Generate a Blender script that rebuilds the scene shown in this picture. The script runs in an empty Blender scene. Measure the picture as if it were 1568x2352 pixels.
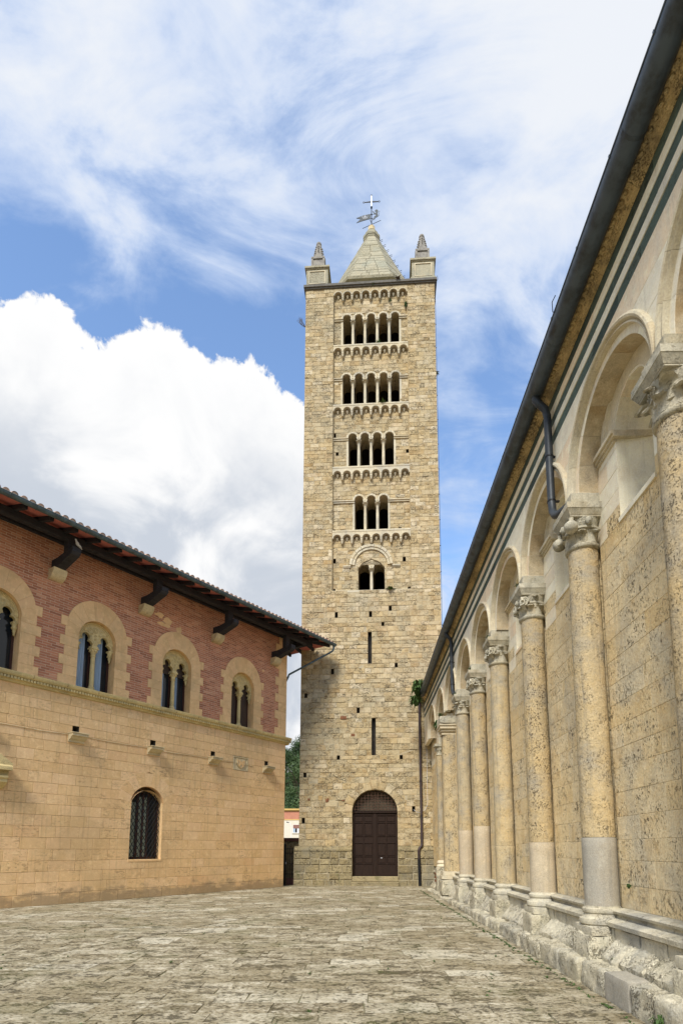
import bpy, math, random
from math import sin, cos, pi, sqrt, radians, atan2
from mathutils import Vector, Matrix, noise, geometry

random.seed(7)
S = bpy.context.scene
COL = S.collection

# ------------------------------------------------------------------ camera
cam_d = bpy.data.cameras.new('camera'); cam = bpy.data.objects.new('camera', cam_d); COL.objects.link(cam)
S.camera = cam
cam.location = (0, 0, 1.65)
cam.rotation_euler = (radians(90 + 7.63), 0, 0)
cam_d.sensor_fit = 'AUTO'; cam_d.sensor_width = 36.0
cam_d.lens = 36.0 * 1310 / 2352
cam_d.shift_x = -0.0132; cam_d.shift_y = 0.2557
cam_d.clip_start = 0.1; cam_d.clip_end = 2000
S.render.resolution_x = 682; S.render.resolution_y = 1024

# ------------------------------------------------------------------ light
SUN_EL, SUN_AZ = 46.0, 198.0        # degrees; azimuth clockwise from +Y
sun_d = bpy.data.lights.new('sun', 'SUN'); sun = bpy.data.objects.new('sun', sun_d); COL.objects.link(sun)
sun_d.energy = 2.6; sun_d.angle = radians(17); sun_d.color = (1.0, 0.95, 0.87)
_az, _el = radians(SUN_AZ), radians(SUN_EL)
_sd = Vector((sin(_az) * cos(_el), cos(_az) * cos(_el), sin(_el)))
sun.rotation_euler = _sd.to_track_quat('Z', 'Y').to_euler(); sun.location = (0, 0, 60)

vs = S.view_settings
vs.view_transform = 'Standard'; vs.look = 'None'; vs.exposure = 0.96; vs.gamma = 1.0; vs.use_curve_mapping = False

# ---- sky: Nishita sky with cloud cover laid out by azimuth and elevation
W = bpy.data.worlds.new('World'); S.world = W; W.use_nodes = True
nt = W.node_tree; nt.nodes.clear()
N = nt.nodes.new; LK = nt.links.new
def wmath(op, a, b=None, c=None):
    n = N('ShaderNodeMath'); n.operation = op
    for i, v in enumerate((a, b, c)):
        if v is None: continue
        if isinstance(v, (int, float)): n.inputs[i].default_value = v
        else: LK(v, n.inputs[i])
    return n.outputs[0]
def wsmooth(v, lo, hi):
    n = N('ShaderNodeMapRange'); n.interpolation_type = 'SMOOTHSTEP'
    LK(v, n.inputs['Value']); n.inputs['From Min'].default_value = lo; n.inputs['From Max'].default_value = hi
    return n.outputs[0]
def wcurve(v, pts, x0, x1, y0, y1):
    n = N('ShaderNodeFloatCurve'); cu = n.mapping.curves[0]
    P = [((x - x0) / (x1 - x0), (y - y0) / (y1 - y0)) for x, y in pts]
    cu.points[0].location = P[0]; cu.points[1].location = P[-1]
    for p in P[1:-1]: cu.points.new(*p)
    for p in cu.points: p.handle_type = 'AUTO_CLAMPED'
    n.mapping.update()
    t = wmath('DIVIDE', wmath('SUBTRACT', v, x0), x1 - x0)
    LK(t, n.inputs['Value'])
    return wmath('ADD', wmath('MULTIPLY', n.outputs[0], y1 - y0), y0)
def wnoise(vec, scale, detail=6, rough=0.55, dist=0.0):
    n = N('ShaderNodeTexNoise'); n.inputs['Scale'].default_value = scale; n.inputs['Detail'].default_value = detail
    n.inputs['Roughness'].default_value = rough; n.inputs['Distortion'].default_value = dist
    LK(vec, n.inputs['Vector']); return n.outputs[0]
tc = N('ShaderNodeTexCoord'); sep = N('ShaderNodeSeparateXYZ'); LK(tc.outputs['Generated'], sep.inputs[0])
az = wmath('MULTIPLY', wmath('ARCTAN2', sep.outputs[0], sep.outputs[1]), 57.2958)
el = wmath('MULTIPLY', wmath('ARCSINE', sep.outputs[2]), 57.2958)
# cumulus bank
n1 = wnoise(tc.outputs['Generated'], 9, 7, 0.6, 0.15)
n2 = wnoise(tc.outputs['Generated'], 32, 6, 0.6, 0.4)
edge = wcurve(az, [(-180, 22), (-75, 34), (-48, 41), (-35.3, 42.3), (-31, 42.9), (-27.2, 41.3), (-25.4, 42.2), (-23.8, 44.0), (-21, 43.9), (-16.5, 43.0), (-12, 42.9), (-8, 41.6), (-5, 40.3), (-2, 35), (3, 27), (8, 22.5), (20, 18), (60, 20), (180, 22)], -180, 180, 0, 60)
bump1 = wmath('MULTIPLY', wmath('SUBTRACT', n1, 0.5), 7.0)
bump2 = wmath('MULTIPLY', wmath('SUBTRACT', n2, 0.5), 3.4)
dd = wmath('SUBTRACT', wmath('ADD', edge, wmath('ADD', bump1, bump2)), el)
cum = wsmooth(dd, -0.15, 0.45)
# shading of the cumulus: bright rim, soft grey body
body = wsmooth(dd, 0.5, 13.0)
n3 = wnoise(tc.outputs['Generated'], 5.5, 6, 0.55, 0.6)
shade = wmath('MULTIPLY', body, wsmooth(n3, 0.32, 0.56))
# high thin cloud, streaks running from upper left to lower right
mp = N('ShaderNodeMapping'); mp.vector_type = 'POINT'
mp.inputs['Rotation'].default_value = (0, radians(32), 0); mp.inputs['Scale'].default_value = (0.72, 1.0, 1.25)
LK(tc.outputs['Generated'], mp.inputs['Vector'])
mp2 = N('ShaderNodeMapping'); mp2.inputs['Location'].default_value = (3.3, 1.7, 0.4)
LK(mp.outputs[0], mp2.inputs['Vector'])
c1 = wnoise(mp2.outputs[0], 3.1, 10, 0.56, 0.35)
mp3 = N('ShaderNodeMapping'); mp3.inputs['Scale'].default_value = (0.5, 1, 1.6); mp3.inputs['Rotation'].default_value = (0, radians(40), 0)
LK(tc.outputs['Generated'], mp3.inputs['Vector'])
c2 = wnoise(mp3.outputs[0], 7, 10, 0.6, 0.9)
bias = wcurve(el, [(-90, -0.05), (10, -0.05), (30, -0.10), (40, -0.075), (45, -0.045), (49, 0.04), (54, 0.09), (60, 0.10), (90, 0.09)], -90, 90, -0.3, 0.3)
biasr = wcurve(az, [(-180, 0), (-45, 0.0), (-20, -0.02), (-3, 0.0), (6, 0.05), (14, 0.07), (30, 0.09), (180, 0)], -180, 180, -0.3, 0.3)
cc = wmath('ADD', wmath('ADD', wmath('MULTIPLY', c1, 0.58), wmath('MULTIPLY', c2, 0.42)), wmath('ADD', bias, biasr))
cir = wmath('MULTIPLY', wsmooth(cc, 0.445, 0.61), 0.97)
thick = wsmooth(cc, 0.52, 0.70)

sky = N('ShaderNodeTexSky'); sky.sky_type = 'NISHITA'; sky.sun_disc = False
sky.sun_elevation = radians(SUN_EL); sky.sun_rotation = radians(SUN_AZ)
sky.altitude = 400; sky.air_density = 1.1; sky.dust_density = 0.1; sky.ozone_density = 3.0
def wmix(f, a, b):
    n = N('ShaderNodeMix'); n.data_type = 'RGBA'
    if isinstance(f, (int, float)): n.inputs['Factor'].default_value = f
    else: LK(f, n.inputs['Factor'])
    for k, v in ((6, a), (7, b)):
        if isinstance(v, tuple): n.inputs[k].default_value = (*v, 1)
        else: LK(v, n.inputs[k])
    return n.outputs[2]
SKYGAIN = 1.0
K = 3.45
ccol = wmix(thick, (0.58 * K, 0.70 * K, 0.93 * K), (0.88 * K, 0.91 * K, 0.96 * K))
s1 = wmix(cir, sky.outputs[0], ccol)
cumc = wmix(shade, (1.0 * K, 1.0 * K, 1.0 * K), (0.60 * K, 0.65 * K, 0.73 * K))
s2 = wmix(cum, s1, cumc)
bg = N('ShaderNodeBackground'); LK(s2, bg.inputs['Color']); bg.inputs['Strength'].default_value = 0.15
wo = N('ShaderNodeOutputWorld'); LK(bg.outputs[0], wo.inputs['Surface'])

# ------------------------------------------------------------------ helpers
def tag(o, label=None, cat=None, group=None, kind=None):
    if label: o['label'] = label
    if cat: o['category'] = cat
    if group: o['group'] = group
    if kind: o['kind'] = kind
    return o
def root(name, loc, X, Y, label, cat, group=None):
    o = bpy.data.objects.new(name, None); COL.objects.link(o)
    X = Vector(X); Y = Vector(Y); Z = Vector((0, 0, 1))
    m = Matrix((X, Y, Z)).transposed().to_4x4(); m.translation = Vector(loc)
    o.matrix_world = m; o.empty_display_size = 0.3
    tag(o, label, cat, group); return o

class MB:
    def __init__(s): s.v = []; s.f = []; s.t = []; s.cur = 0.0
    def add(s, vs, fs):
        b = len(s.v); s.v += [tuple(p) for p in vs]; s.t += [s.cur] * len(vs)
        s.f += [tuple(i + b for i in f) for f in fs]
    def box(s, x0, x1, y0, y1, z0, z1):
        s.add([(x0,y0,z0),(x1,y0,z0),(x1,y1,z0),(x0,y1,z0),(x0,y0,z1),(x1,y0,z1),(x1,y1,z1),(x0,y1,z1)],
              [(0,3,2,1),(4,5,6,7),(0,1,5,4),(1,2,6,5),(2,3,7,6),(3,0,4,7)])
    def bbox_(s, x0, x1, y0, y1, z0, z1, c=0.01):
        """box with chamfered edges"""
        V = []; F = []
        xs = (x0, x0 + c, x1 - c, x1); ys = (y0, y0 + c, y1 - c, y1); zs = (z0, z0 + c, z1 - c, z1)
        prof = [(zs[0], 1), (zs[1], 0), (zs[2], 0), (zs[3], 1)]
        for z, i in prof:
            a, b = (xs[1], xs[2]) if i else (xs[0], xs[3])
            d, e = (ys[1], ys[2]) if i else (ys[0], ys[3])
            if i: V += [(a, d, z), (b, d, z), (b, d, z), (b, e, z), (b, e, z), (a, e, z), (a, e, z), (a, d, z)]
            else: V += [(xs[1], ys[0], z), (xs[2], ys[0], z), (xs[3], ys[1], z), (xs[3], ys[2], z), (xs[2], ys[3], z), (xs[1], ys[3], z), (xs[0], ys[2], z), (xs[0], ys[1], z)]
        for k in range(3):
            for i in range(8):
                j = (i + 1) % 8; F.append((k*8+i, k*8+j, (k+1)*8+j, (k+1)*8+i))
        F.append(tuple(range(7, -1, -1))); F.append(tuple(range(24, 32)))
        s.add(V, F)
    def prism(s, poly, y0, y1, axis='y'):
        """poly of (x,z), extruded in y from y0 (front) to y1"""
        n = len(poly); V = []
        for y in (y0, y1):
            for a, b in poly:
                V.append((a, y, b) if axis == 'y' else ((y, a, b) if axis == 'x' else (a, b, y)))
        F = [tuple(range(n)), tuple(range(2*n-1, n-1, -1))]
        for i in range(n):
            j = (i+1) % n; F.append((j, i, i+n, j+n))
        s.add(V, F)
    def tube(s, pts, r, n=8, cap=True):
        pts = [Vector(p) for p in pts]; V = []; F = []; R = r if isinstance(r, (list, tuple)) else [r]*len(pts)
        up = None
        for i, p in enumerate(pts):
            t = (pts[min(i+1, len(pts)-1)] - pts[max(i-1, 0)]).normalized()
            if up is None:
                up = Vector((0,0,1)) if abs(t.z) < 0.9 else Vector((1,0,0))
            a = t.cross(up).normalized(); b = a.cross(t).normalized(); up = b
            for k in range(n):
                g = 2*pi*k/n; V.append(p + a*cos(g)*R[i] + b*sin(g)*R[i])
        for i in range(len(pts)-1):
            for k in range(n):
                l = (k+1) % n; F.append((i*n+k, i*n+l, (i+1)*n+l, (i+1)*n+k))
        if cap: F.append(tuple(range(n-1, -1, -1))); F.append(tuple(range((len(pts)-1)*n, len(pts)*n)))
        s.add(V, F)
    def lathe(s, prof, c, n=24, a0=0.0, a1=2*pi, disp=None):
        """prof of (r,z) bottom to top round vertical axis at c"""
        full = abs(a1 - a0 - 2*pi) < 1e-6; m = n if full else n+1; V = []; F = []
        for r, z in prof:
            for k in range(m):
                g = a0 + (a1-a0)*k/n
                rr = r + (disp(g, z) if disp else 0)
                V.append((c[0] + rr*cos(g), c[1] + rr*sin(g), c[2] + z))
        for i in range(len(prof)-1):
            for k in range(n):
                l = (k+1) % m; F.append((i*m+k, i*m+l, (i+1)*m+l, (i+1)*m+k))
        F.append(tuple(range(m-1, -1, -1))); F.append(tuple(range((len(prof)-1)*m, len(prof)*m)))
        s.add(V, F)
    def sweep(s, prof, frames, caps=True):
        """prof of (r,y); frames of (ox,oz,dx,dz)"""
        n = len(prof); V = []; F = []
        for ox, oz, dx, dz in frames:
            for r, y in prof: V.append((ox + r*dx, y, oz + r*dz))
        for i in range(len(frames)-1):
            for k in range(n-1):
                F.append((i*n+k, i*n+k+1, (i+1)*n+k+1, (i+1)*n+k))
        if caps:
            F.append(tuple(range(n-1, -1, -1))); F.append(tuple(range((len(frames)-1)*n, len(frames)*n)))
        s.add(V, F)
    def piece(s, poly, yf, yb, g=0.006, c=0.012, jit=0.0, radial=False):
        """one stone: chamfered prism, joint half-width g, front at yf, back at yb"""
        xs = [p[0] for p in poly]; zs = [p[1] for p in poly]
        x0, x1, z0, z1 = min(xs), max(xs), min(zs), max(zs); cx = sum(xs)/len(xs); cz = sum(zs)/len(zs)
        def inset(d):
            out = []
            for x, z in poly:
                if radial:
                    v = Vector((cx-x, cz-z)); L = v.length
                    if L > 1e-6: v = v*(min(1.4*d, L*0.4)/L)
                    out.append((x+v.x, z+v.y))
                else:
                    dx = d if x < cx else -d
                    dz = d if z < z0+1e-4 else (-d if z > z1-1e-4 else 0)
                    out.append((x+dx, z+dz))
            return out
        n = len(poly); A = inset(g); B = inset(g+c)
        jy = [random.uniform(-jit, jit) for _ in poly]
        jx = [random.uniform(-jit, jit)*0.6 for _ in poly]; jz = [random.uniform(-jit, jit)*0.6 for _ in poly]
        V = [(x+jx[i], yf+jy[i], z+jz[i]) for i, (x, z) in enumerate(B)] + [(x+jx[i]*.5, yf+c+jy[i]*.5, z+jz[i]*.5) for i, (x, z) in enumerate(A)] + [(x, yb, z) for x, z in A]
        F = [tuple(range(n))]
        for i in range(n):
            j = (i+1) % n; F.append((j, i, i+n, j+n)); F.append((j+n, i+n, i+2*n, j+2*n))
        s.add(V, F)
    def rough(s, x0, x1, y0, y1, z0, z1, n=(6, 4, 4), amp=0.02, fr=3.5, seed=0.0, rnd=0.04):
        """weathered block: subdivided box pushed about by noise"""
        nx, ny, nz = n; V = {}; L = []; F = []
        c = Vector(((x0+x1)/2, (y0+y1)/2, (z0+z1)/2)); h = Vector(((x1-x0)/2, (y1-y0)/2, (z1-z0)/2))
        def vid(i, j, k):
            if (i, j, k) not in V:
                p = Vector((x0+(x1-x0)*i/nx, y0+(y1-y0)*j/ny, z0+(z1-z0)*k/nz))
                q = p - c
                ex = [max(0, abs(q[a]) - (h[a]-rnd)) for a in range(3)]
                l = sqrt(sum(e*e for e in ex))
                if l > rnd:
                    for a in range(3):
                        if ex[a] > 0: q[a] = math.copysign(h[a]-rnd + ex[a]/l*rnd, q[a])
                p = c + q
                sd = Vector((seed*7.1, seed*3.3, seed*5.7))
                d = noise.noise_vector(p*fr+sd)*amp + noise.noise_vector(p*fr*3.1+sd)*amp*0.5
                V[(i, j, k)] = len(L); L.append(p+d)
            return V[(i, j, k)]
        for i in range(nx):
            for j in range(ny):
                F.append((vid(i,j,0), vid(i,j+1,0), vid(i+1,j+1,0), vid(i+1,j,0)))
                F.append((vid(i,j,nz), vid(i+1,j,nz), vid(i+1,j+1,nz), vid(i,j+1,nz)))
        for i in range(nx):
            for k in range(nz):
                F.append((vid(i,0,k), vid(i+1,0,k), vid(i+1,0,k+1), vid(i,0,k+1)))
                F.append((vid(i,ny,k), vid(i,ny,k+1), vid(i+1,ny,k+1), vid(i+1,ny,k)))
        for j in range(ny):
            for k in range(nz):
                F.append((vid(0,j,k), vid(0,j,k+1), vid(0,j+1,k+1), vid(0,j+1,k)))
                F.append((vid(nx,j,k), vid(nx,j+1,k), vid(nx,j+1,k+1), vid(nx,j,k+1)))
        s.add(L, F)
    def build(s, name, mat, parent=None, smooth=None, kind=None, label=None):
        me = bpy.data.meshes.new(name); me.from_pydata(s.v, [], s.f)
        if mat: me.materials.append(mat)
        at = me.attributes.new('tint', 'FLOAT', 'POINT'); at.data.foreach_set('value', s.t)
        if smooth is not None:
            me.polygons.foreach_set('use_smooth', [True]*len(me.polygons))
            me.set_sharp_from_angle(angle=radians(smooth))
        me.update()
        o = bpy.data.objects.new(name, me); COL.objects.link(o)
        if parent is not None: o.parent = parent
        if kind: o['kind'] = kind
        if label: o['label'] = label
        return o
def one(name, mat, parent, fn, smooth=None, **k):
    m = MB(); m.cur = random.random(); fn(m); return m.build(name, mat, parent, smooth, **k)
def inst(src, parent, loc=(0,0,0), name=None, rz=0.0, scale=None, ry=0.0):
    o = src.copy(); COL.objects.link(o); o.parent = parent; o.location = loc; o.rotation_euler = (0, ry, rz)
    if scale: o.scale = scale
    for c in list(src.children):
        d = c.copy(); COL.objects.link(d); d.parent = o
    return o

# ------------------------------------------------------------------ materials
MATS = {}
class M:
    def __init__(s, name):
        s.m = bpy.data.materials.new(name); s.m.use_nodes = True; s.t = s.m.node_tree; s.t.nodes.clear()
        s.out = s.n('ShaderNodeOutputMaterial'); s.b = s.n('ShaderNodeBsdfPrincipled'); s.l(s.b.outputs[0], s.out.inputs[0])
        MATS[name] = s.m
    def n(s, k): return s.t.nodes.new(k)
    def l(s, a, b): s.t.links.new(a, b)
    def put(s, v, i):
        if isinstance(v, tuple): i.default_value = (*v, 1) if len(v) == 3 and len(i.default_value) == 4 else v
        elif isinstance(v, (int, float)): i.default_value = v
        else: s.l(v, i)
    def math(s, op, a, b=0.0, clamp=False):
        n = s.n('ShaderNodeMath'); n.operation = op; n.use_clamp = clamp; s.put(a, n.inputs[0]); s.put(b, n.inputs[1]); return n.outputs[0]
    def mix(s, f, a, b, mode='MIX'):
        n = s.n('ShaderNodeMix'); n.data_type = 'RGBA'; n.blend_type = mode
        s.put(f, n.inputs['Factor']); s.put(a, n.inputs[6]); s.put(b, n.inputs[7]); return n.outputs[2]
    def noise(s, vec, sc, det=4, ro=0.55, dist=0.0):
        n = s.n('ShaderNodeTexNoise'); s.put(vec, n.inputs['Vector']); n.inputs['Scale'].default_value = sc
        n.inputs['Detail'].default_value = det; n.inputs['Roughness'].default_value = ro; n.inputs['Distortion'].default_value = dist
        return n.outputs[0]
    def step(s, v, lo, hi):
        n = s.n('ShaderNodeMapRange'); n.interpolation_type = 'SMOOTHSTEP'; s.put(v, n.inputs['Value'])
        n.inputs['From Min'].default_value = lo; n.inputs['From Max'].default_value = hi; return n.outputs[0]
    def map(s, vec, sc=(1,1,1), loc=(0,0,0), rot=(0,0,0)):
        n = s.n('ShaderNodeMapping'); s.put(vec, n.inputs['Vector']); n.inputs['Scale'].default_value = sc
        n.inputs['Location'].default_value = loc; n.inputs['Rotation'].default_value = rot; return n.outputs[0]
    def tint(s):
        a = s.n('ShaderNodeAttribute'); a.attribute_name = 'tint'; o = s.n('ShaderNodeObjectInfo')
        return s.math('FRACT', s.math('ADD', a.outputs['Fac'], o.outputs['Random']))
    def coord(s, per=None, amount=17.0):
        c = s.n('ShaderNodeTexCoord').outputs['Object']
        if per is None: return c
        v = s.n('ShaderNodeVectorMath'); v.operation = 'ADD'
        cb = s.n('ShaderNodeCombineXYZ'); t = s.math('MULTIPLY', per, amount)
        s.l(t, cb.inputs[0]); s.l(t, cb.inputs[1]); s.l(s.math('MULTIPLY', t, 1.7), cb.inputs[2])
        s.l(c, v.inputs[0]); s.l(cb.outputs[0], v.inputs[1]); return v.outputs[0]
    def ramp(s, v, stops):
        n = s.n('ShaderNodeValToRGB'); e = n.color_ramp.elements
        e[0].position, e[0].color = stops[0][0], (*stops[0][1], 1); e[1].position, e[1].color = stops[-1][0], (*stops[-1][1], 1)
        for p, c in stops[1:-1]: x = e.new(p); x.color = (*c, 1)
        s.put(v, n.inputs[0]); return n.outputs[0]
    def bump(s, h, strength, dist, prev=None):
        n = s.n('ShaderNodeBump'); n.inputs['Strength'].default_value = strength; n.inputs['Distance'].default_value = dist
        s.l(h, n.inputs['Height'])
        if prev: s.l(prev, n.inputs['Normal'])
        return n.outputs[0]
    def fin(s, col, rough=0.85, nrm=None, metal=0.0, spec=0.3):
        s.put(col, s.b.inputs['Base Color']); s.put(rough, s.b.inputs['Roughness']); s.b.inputs['Metallic'].default_value = metal
        s.b.inputs['Specular IOR Level'].default_value = spec
        if nrm: s.l(nrm, s.b.inputs['Normal'])
        return s.m

def stone(name, cols, stain=(0.20, 0.13, 0.06), grey=(0.27, 0.26, 0.22), grey_amt=0.5, pit=1.0, pit_scale=9.0, strat=2.2,
          dark=(0.07, 0.055, 0.035), bumpd=0.02, stain_amt=0.6, streak=0.0, moss=0.0, fine=1.0, greyscale=0.6, pd=0.02, damp=0.0):
    m = M(name); t = m.tint(); v = m.coord(t); w = m.coord()
    base = m.ramp(t, cols)
    # cloudy tone within a stone
    a = m.noise(v, 2.2, 5, 0.6); base = m.mix(m.math('MULTIPLY', m.step(a, 0.45, 0.7), stain_amt*0.6), base, stain)
    b = m.noise(v, 6.5, 6, 0.65); base = m.mix(m.math('MULTIPLY', m.step(b, 0.5, 0.75), 0.45), base, tuple(min(1, c*1.45) for c in cols[len(cols)//2][1]))
    # weathering that crosses the stones
    g = m.noise(w, greyscale, 6, 0.65, 0.3); base = m.mix(m.math('MULTIPLY', m.step(g, 0.46, 0.66), grey_amt), base, grey)
    g2 = m.noise(m.map(w, (1,1,1), (9,4,2)), 14, 6, 0.7); base = m.mix(m.math('MULTIPLY', m.step(g2, 0.5, 0.72), 0.30*grey_amt+0.05), base, grey)
    if streak > 0:
        sk = m.noise(m.map(w, (7, 7, 0.35)), 1.6, 5, 0.6); base = m.mix(m.math('MULTIPLY', m.step(sk, 0.52, 0.72), streak), base, tuple(c*0.55 for c in grey))
    # elongated pits of weathered travertine
    p1 = m.noise(m.map(v, (1, 1, strat)), pit_scale, 6, 0.6, 0.12)
    p2 = m.noise(m.map(v, (1, 1, strat*0.8), (5,5,5)), pit_scale*2.6, 5, 0.6, 0.1)
    pm = m.noise(v, pit_scale*0.22, 3, 0.5)
    area = m.step(pm, 0.43, 0.58)
    q1 = m.math('MULTIPLY', m.step(p1, 0.385+pd, 0.335+pd), m.math('ADD', m.math('MULTIPLY', area, 0.92), 0.08))
    q2 = m.math('MULTIPLY', m.step(p2, 0.43+pd, 0.37+pd), m.math('ADD', m.math('MULTIPLY', area, 0.82), 0.18))
    p3 = m.noise(m.map(v, (1, 1, strat), (2,7,3)), pit_scale*0.45, 5, 0.6, 0.2)
    q1 = m.math('MAXIMUM', q1, m.step(p3, 0.315+pd, 0.285+pd))
    pits = m.math('MULTIPLY', m.math('MAXIMUM', q1, m.math('MULTIPLY', q2, 0.85)), m.math('MULTIPLY', m.math('ADD', m.math('MULTIPLY', m.math('FRACT', m.math('MULTIPLY', t, 7.3)), 0.95), 0.3), pit), clamp=True)
    base = m.mix(m.math('MULTIPLY', pits, 0.75), base, dark)
    f = m.noise(v, 55, 3, 0.6); base = m.mix(0.28*fine, base, m.ramp(f, [(0.3, (0.25,0.25,0.25)), (0.7, (0.8,0.8,0.8))]), 'OVERLAY')
    if moss > 0:
        mo = m.noise(m.map(w, (1,1,1), (2,8,1)), 1.3, 7, 0.7); base = m.mix(m.math('MULTIPLY', m.step(mo, 0.55, 0.66), moss), base, (0.09, 0.10, 0.035))
    if damp > 0:
        sx = m.n('ShaderNodeSeparateXYZ'); m.l(w, sx.inputs[0])
        dn = m.noise(m.map(w, (1.2, 1, 2.5)), 1.4, 6, 0.7)
        dm = m.step(m.math('SUBTRACT', m.math('MULTIPLY', dn, 2.2), m.math('ADD', m.math('MULTIPLY', sx.outputs[2], 1.5), 0.35)), 0.0, 0.5)
        base = m.mix(m.math('MULTIPLY', dm, damp), base, (0.20, 0.155, 0.095))
    h = m.math('ADD', m.math('MULTIPLY', pits, -1.0), m.math('MULTIPLY', m.noise(v, 12, 6, 0.65), 0.9))
    h = m.math('ADD', h, m.math('MULTIPLY', f, 0.15))
    nrm = m.bump(h, 0.9, bumpd)
    return m.fin(base, 0.9, nrm, spec=0.15)

TOW = stone('tower_travertine', [(0, (0.404,0.321,0.180)), (0.22, (0.469,0.357,0.187)), (0.45, (0.506,0.410,0.245)), (0.62, (0.412,0.339,0.204)), (0.8, (0.487,0.393,0.237)), (0.93, (0.599,0.508,0.343)), (1, (0.393,0.277,0.131))],
            stain=(0.30, 0.19, 0.075), grey=(0.34, 0.31, 0.22), grey_amt=0.5, pit_scale=9.0, strat=2.2, bumpd=0.035, stain_amt=1.0, streak=0.4, greyscale=0.25, pd=0.04)
TOWB = stone('tower_base_travertine', [(0, (0.222,0.184,0.105)), (0.4, (0.272,0.224,0.125)), (0.7, (0.330,0.272,0.153)), (1, (0.214,0.168,0.084))],
            stain=(0.16, 0.12, 0.06), grey=(0.20, 0.19, 0.15), grey_amt=0.6, pit_scale=6, strat=1.6, bumpd=0.04, moss=0.5)
TRIM = stone('tower_trim_stone', [(0, (0.474,0.430,0.315)), (0.5, (0.567,0.500,0.360)), (1, (0.494,0.420,0.270))],
            stain=(0.33, 0.29, 0.20), grey=(0.30, 0.29, 0.25), grey_amt=0.6, pit=0.3, bumpd=0.01, streak=0.3)
SPIRE = stone('spire_stone', [(0, (0.323,0.297,0.213)), (0.5, (0.374,0.340,0.238)), (1, (0.289,0.264,0.180))],
            stain=(0.27, 0.24, 0.16), grey=(0.27, 0.28, 0.22), grey_amt=0.6, pit=0.5, bumpd=0.02, streak=0.25)
TRAV = stone('cathedral_travertine', [(0, (0.693,0.522,0.271)), (0.4, (0.739,0.578,0.321)), (0.7, (0.693,0.567,0.351)), (1, (0.763,0.601,0.340))],
            stain=(0.60, 0.41, 0.18), grey=(0.43, 0.40, 0.31), grey_amt=0.6, pit_scale=15, strat=0.75, bumpd=0.022, stain_amt=0.9, streak=0.35, greyscale=0.7, pit=1.15, pd=0.012)
DRUM2 = stone('buff_drum_stone', [(0, (0.44,0.36,0.245)), (1, (0.50,0.42,0.29))], stain=(0.42, 0.32, 0.19), grey=(0.30, 0.28, 0.23), grey_amt=0.6, pit=0.25, pit_scale=18, bumpd=0.008, streak=0.3)
SHAFT = stone('column_travertine', [(0, (0.443,0.336,0.178)), (0.5, (0.477,0.377,0.215)), (1, (0.419,0.344,0.215))],
            stain=(0.50, 0.35, 0.15), grey=(0.29, 0.275, 0.23), grey_amt=0.8, pit_scale=19, strat=1.0, bumpd=0.024, stain_amt=0.8, streak=0.4, greyscale=0.8, pit=1.15, pd=0.015)
DRUM = stone('column_drum_stone', [(0, (0.299,0.278,0.227)), (0.5, (0.352,0.322,0.252)), (1, (0.378,0.322,0.227))],
            stain=(0.36, 0.29, 0.19), grey=(0.29, 0.28, 0.25), grey_amt=0.5, pit=0.12, pit_scale=18, bumpd=0.006, streak=0.3)
MARB = stone('pale_marble', [(0, (0.786,0.707,0.529)), (0.5, (0.850,0.797,0.612)), (0.85, (0.810,0.697,0.498)), (1, (0.786,0.607,0.404))],
            stain=(0.52, 0.41, 0.27), grey=(0.48, 0.46, 0.40), grey_amt=0.4, pit=0.18, pit_scale=12, strat=0.6, bumpd=0.006, stain_amt=0.5, streak=0.22, dark=(0.2,0.16,0.1), greyscale=1.1)
ARCH = stone('archivolt_stone', [(0, (0.556,0.495,0.352)), (0.5, (0.612,0.540,0.385)), (1, (0.537,0.450,0.295))],
            stain=(0.40, 0.31, 0.18), grey=(0.36, 0.34, 0.28), grey_amt=0.5, pit=0.2, bumpd=0.008, streak=0.3, dark=(0.15,0.12,0.08))
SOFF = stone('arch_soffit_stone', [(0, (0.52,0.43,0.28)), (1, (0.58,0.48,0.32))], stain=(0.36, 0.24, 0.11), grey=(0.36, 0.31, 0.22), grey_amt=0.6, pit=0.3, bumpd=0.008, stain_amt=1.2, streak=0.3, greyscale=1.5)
CAPS = stone('capital_stone', [(0, (0.46,0.43,0.33)), (0.5, (0.52,0.48,0.37)), (1, (0.44,0.40,0.29))], stain=(0.38, 0.30, 0.17), grey=(0.25, 0.24, 0.19), grey_amt=0.75, pit=0.6, pit_scale=26, bumpd=0.012, stain_amt=0.9, streak=0.3, greyscale=2.5, pd=0.02)
CORN = stone('carved_cornice_stone', [(0, (0.62,0.46,0.23)), (0.5, (0.68,0.52,0.28)), (1, (0.58,0.42,0.20))],
            stain=(0.30, 0.20, 0.09), grey=(0.24, 0.19, 0.12), grey_amt=0.7, pit=0.9, pit_scale=22, bumpd=0.02, pd=0.04, greyscale=2.5)
GREEN = stone('green_serpentine', [(0, (0.07,0.10,0.08)), (0.5, (0.11,0.15,0.12)), (1, (0.05,0.07,0.06))],
            stain=(0.13, 0.14, 0.11), grey=(0.10, 0.11, 0.10), grey_amt=0.4, pit=0.8, pit_scale=10, bumpd=0.02, dark=(0.02,0.03,0.025))
FOOT = stone('foot_moulding_stone', [(0, (0.478,0.437,0.318)), (1, (0.534,0.491,0.370))], stain=(0.44, 0.37, 0.25), grey=(0.30, 0.29, 0.25), grey_amt=0.8, pit=0.6, pit_scale=20, bumpd=0.012, streak=0.3, greyscale=1.6, pd=0.02)
LEDGE = stone('ledge_travertine', [(0, (0.525,0.479,0.351)), (0.5, (0.580,0.531,0.397)), (1, (0.472,0.426,0.298))],
            stain=(0.34, 0.29, 0.19), grey=(0.33, 0.32, 0.27), grey_amt=0.6, pit_scale=24, strat=0.9, bumpd=0.03, moss=0.15, pit=1.0, greyscale=2.2, pd=0.045)
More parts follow.
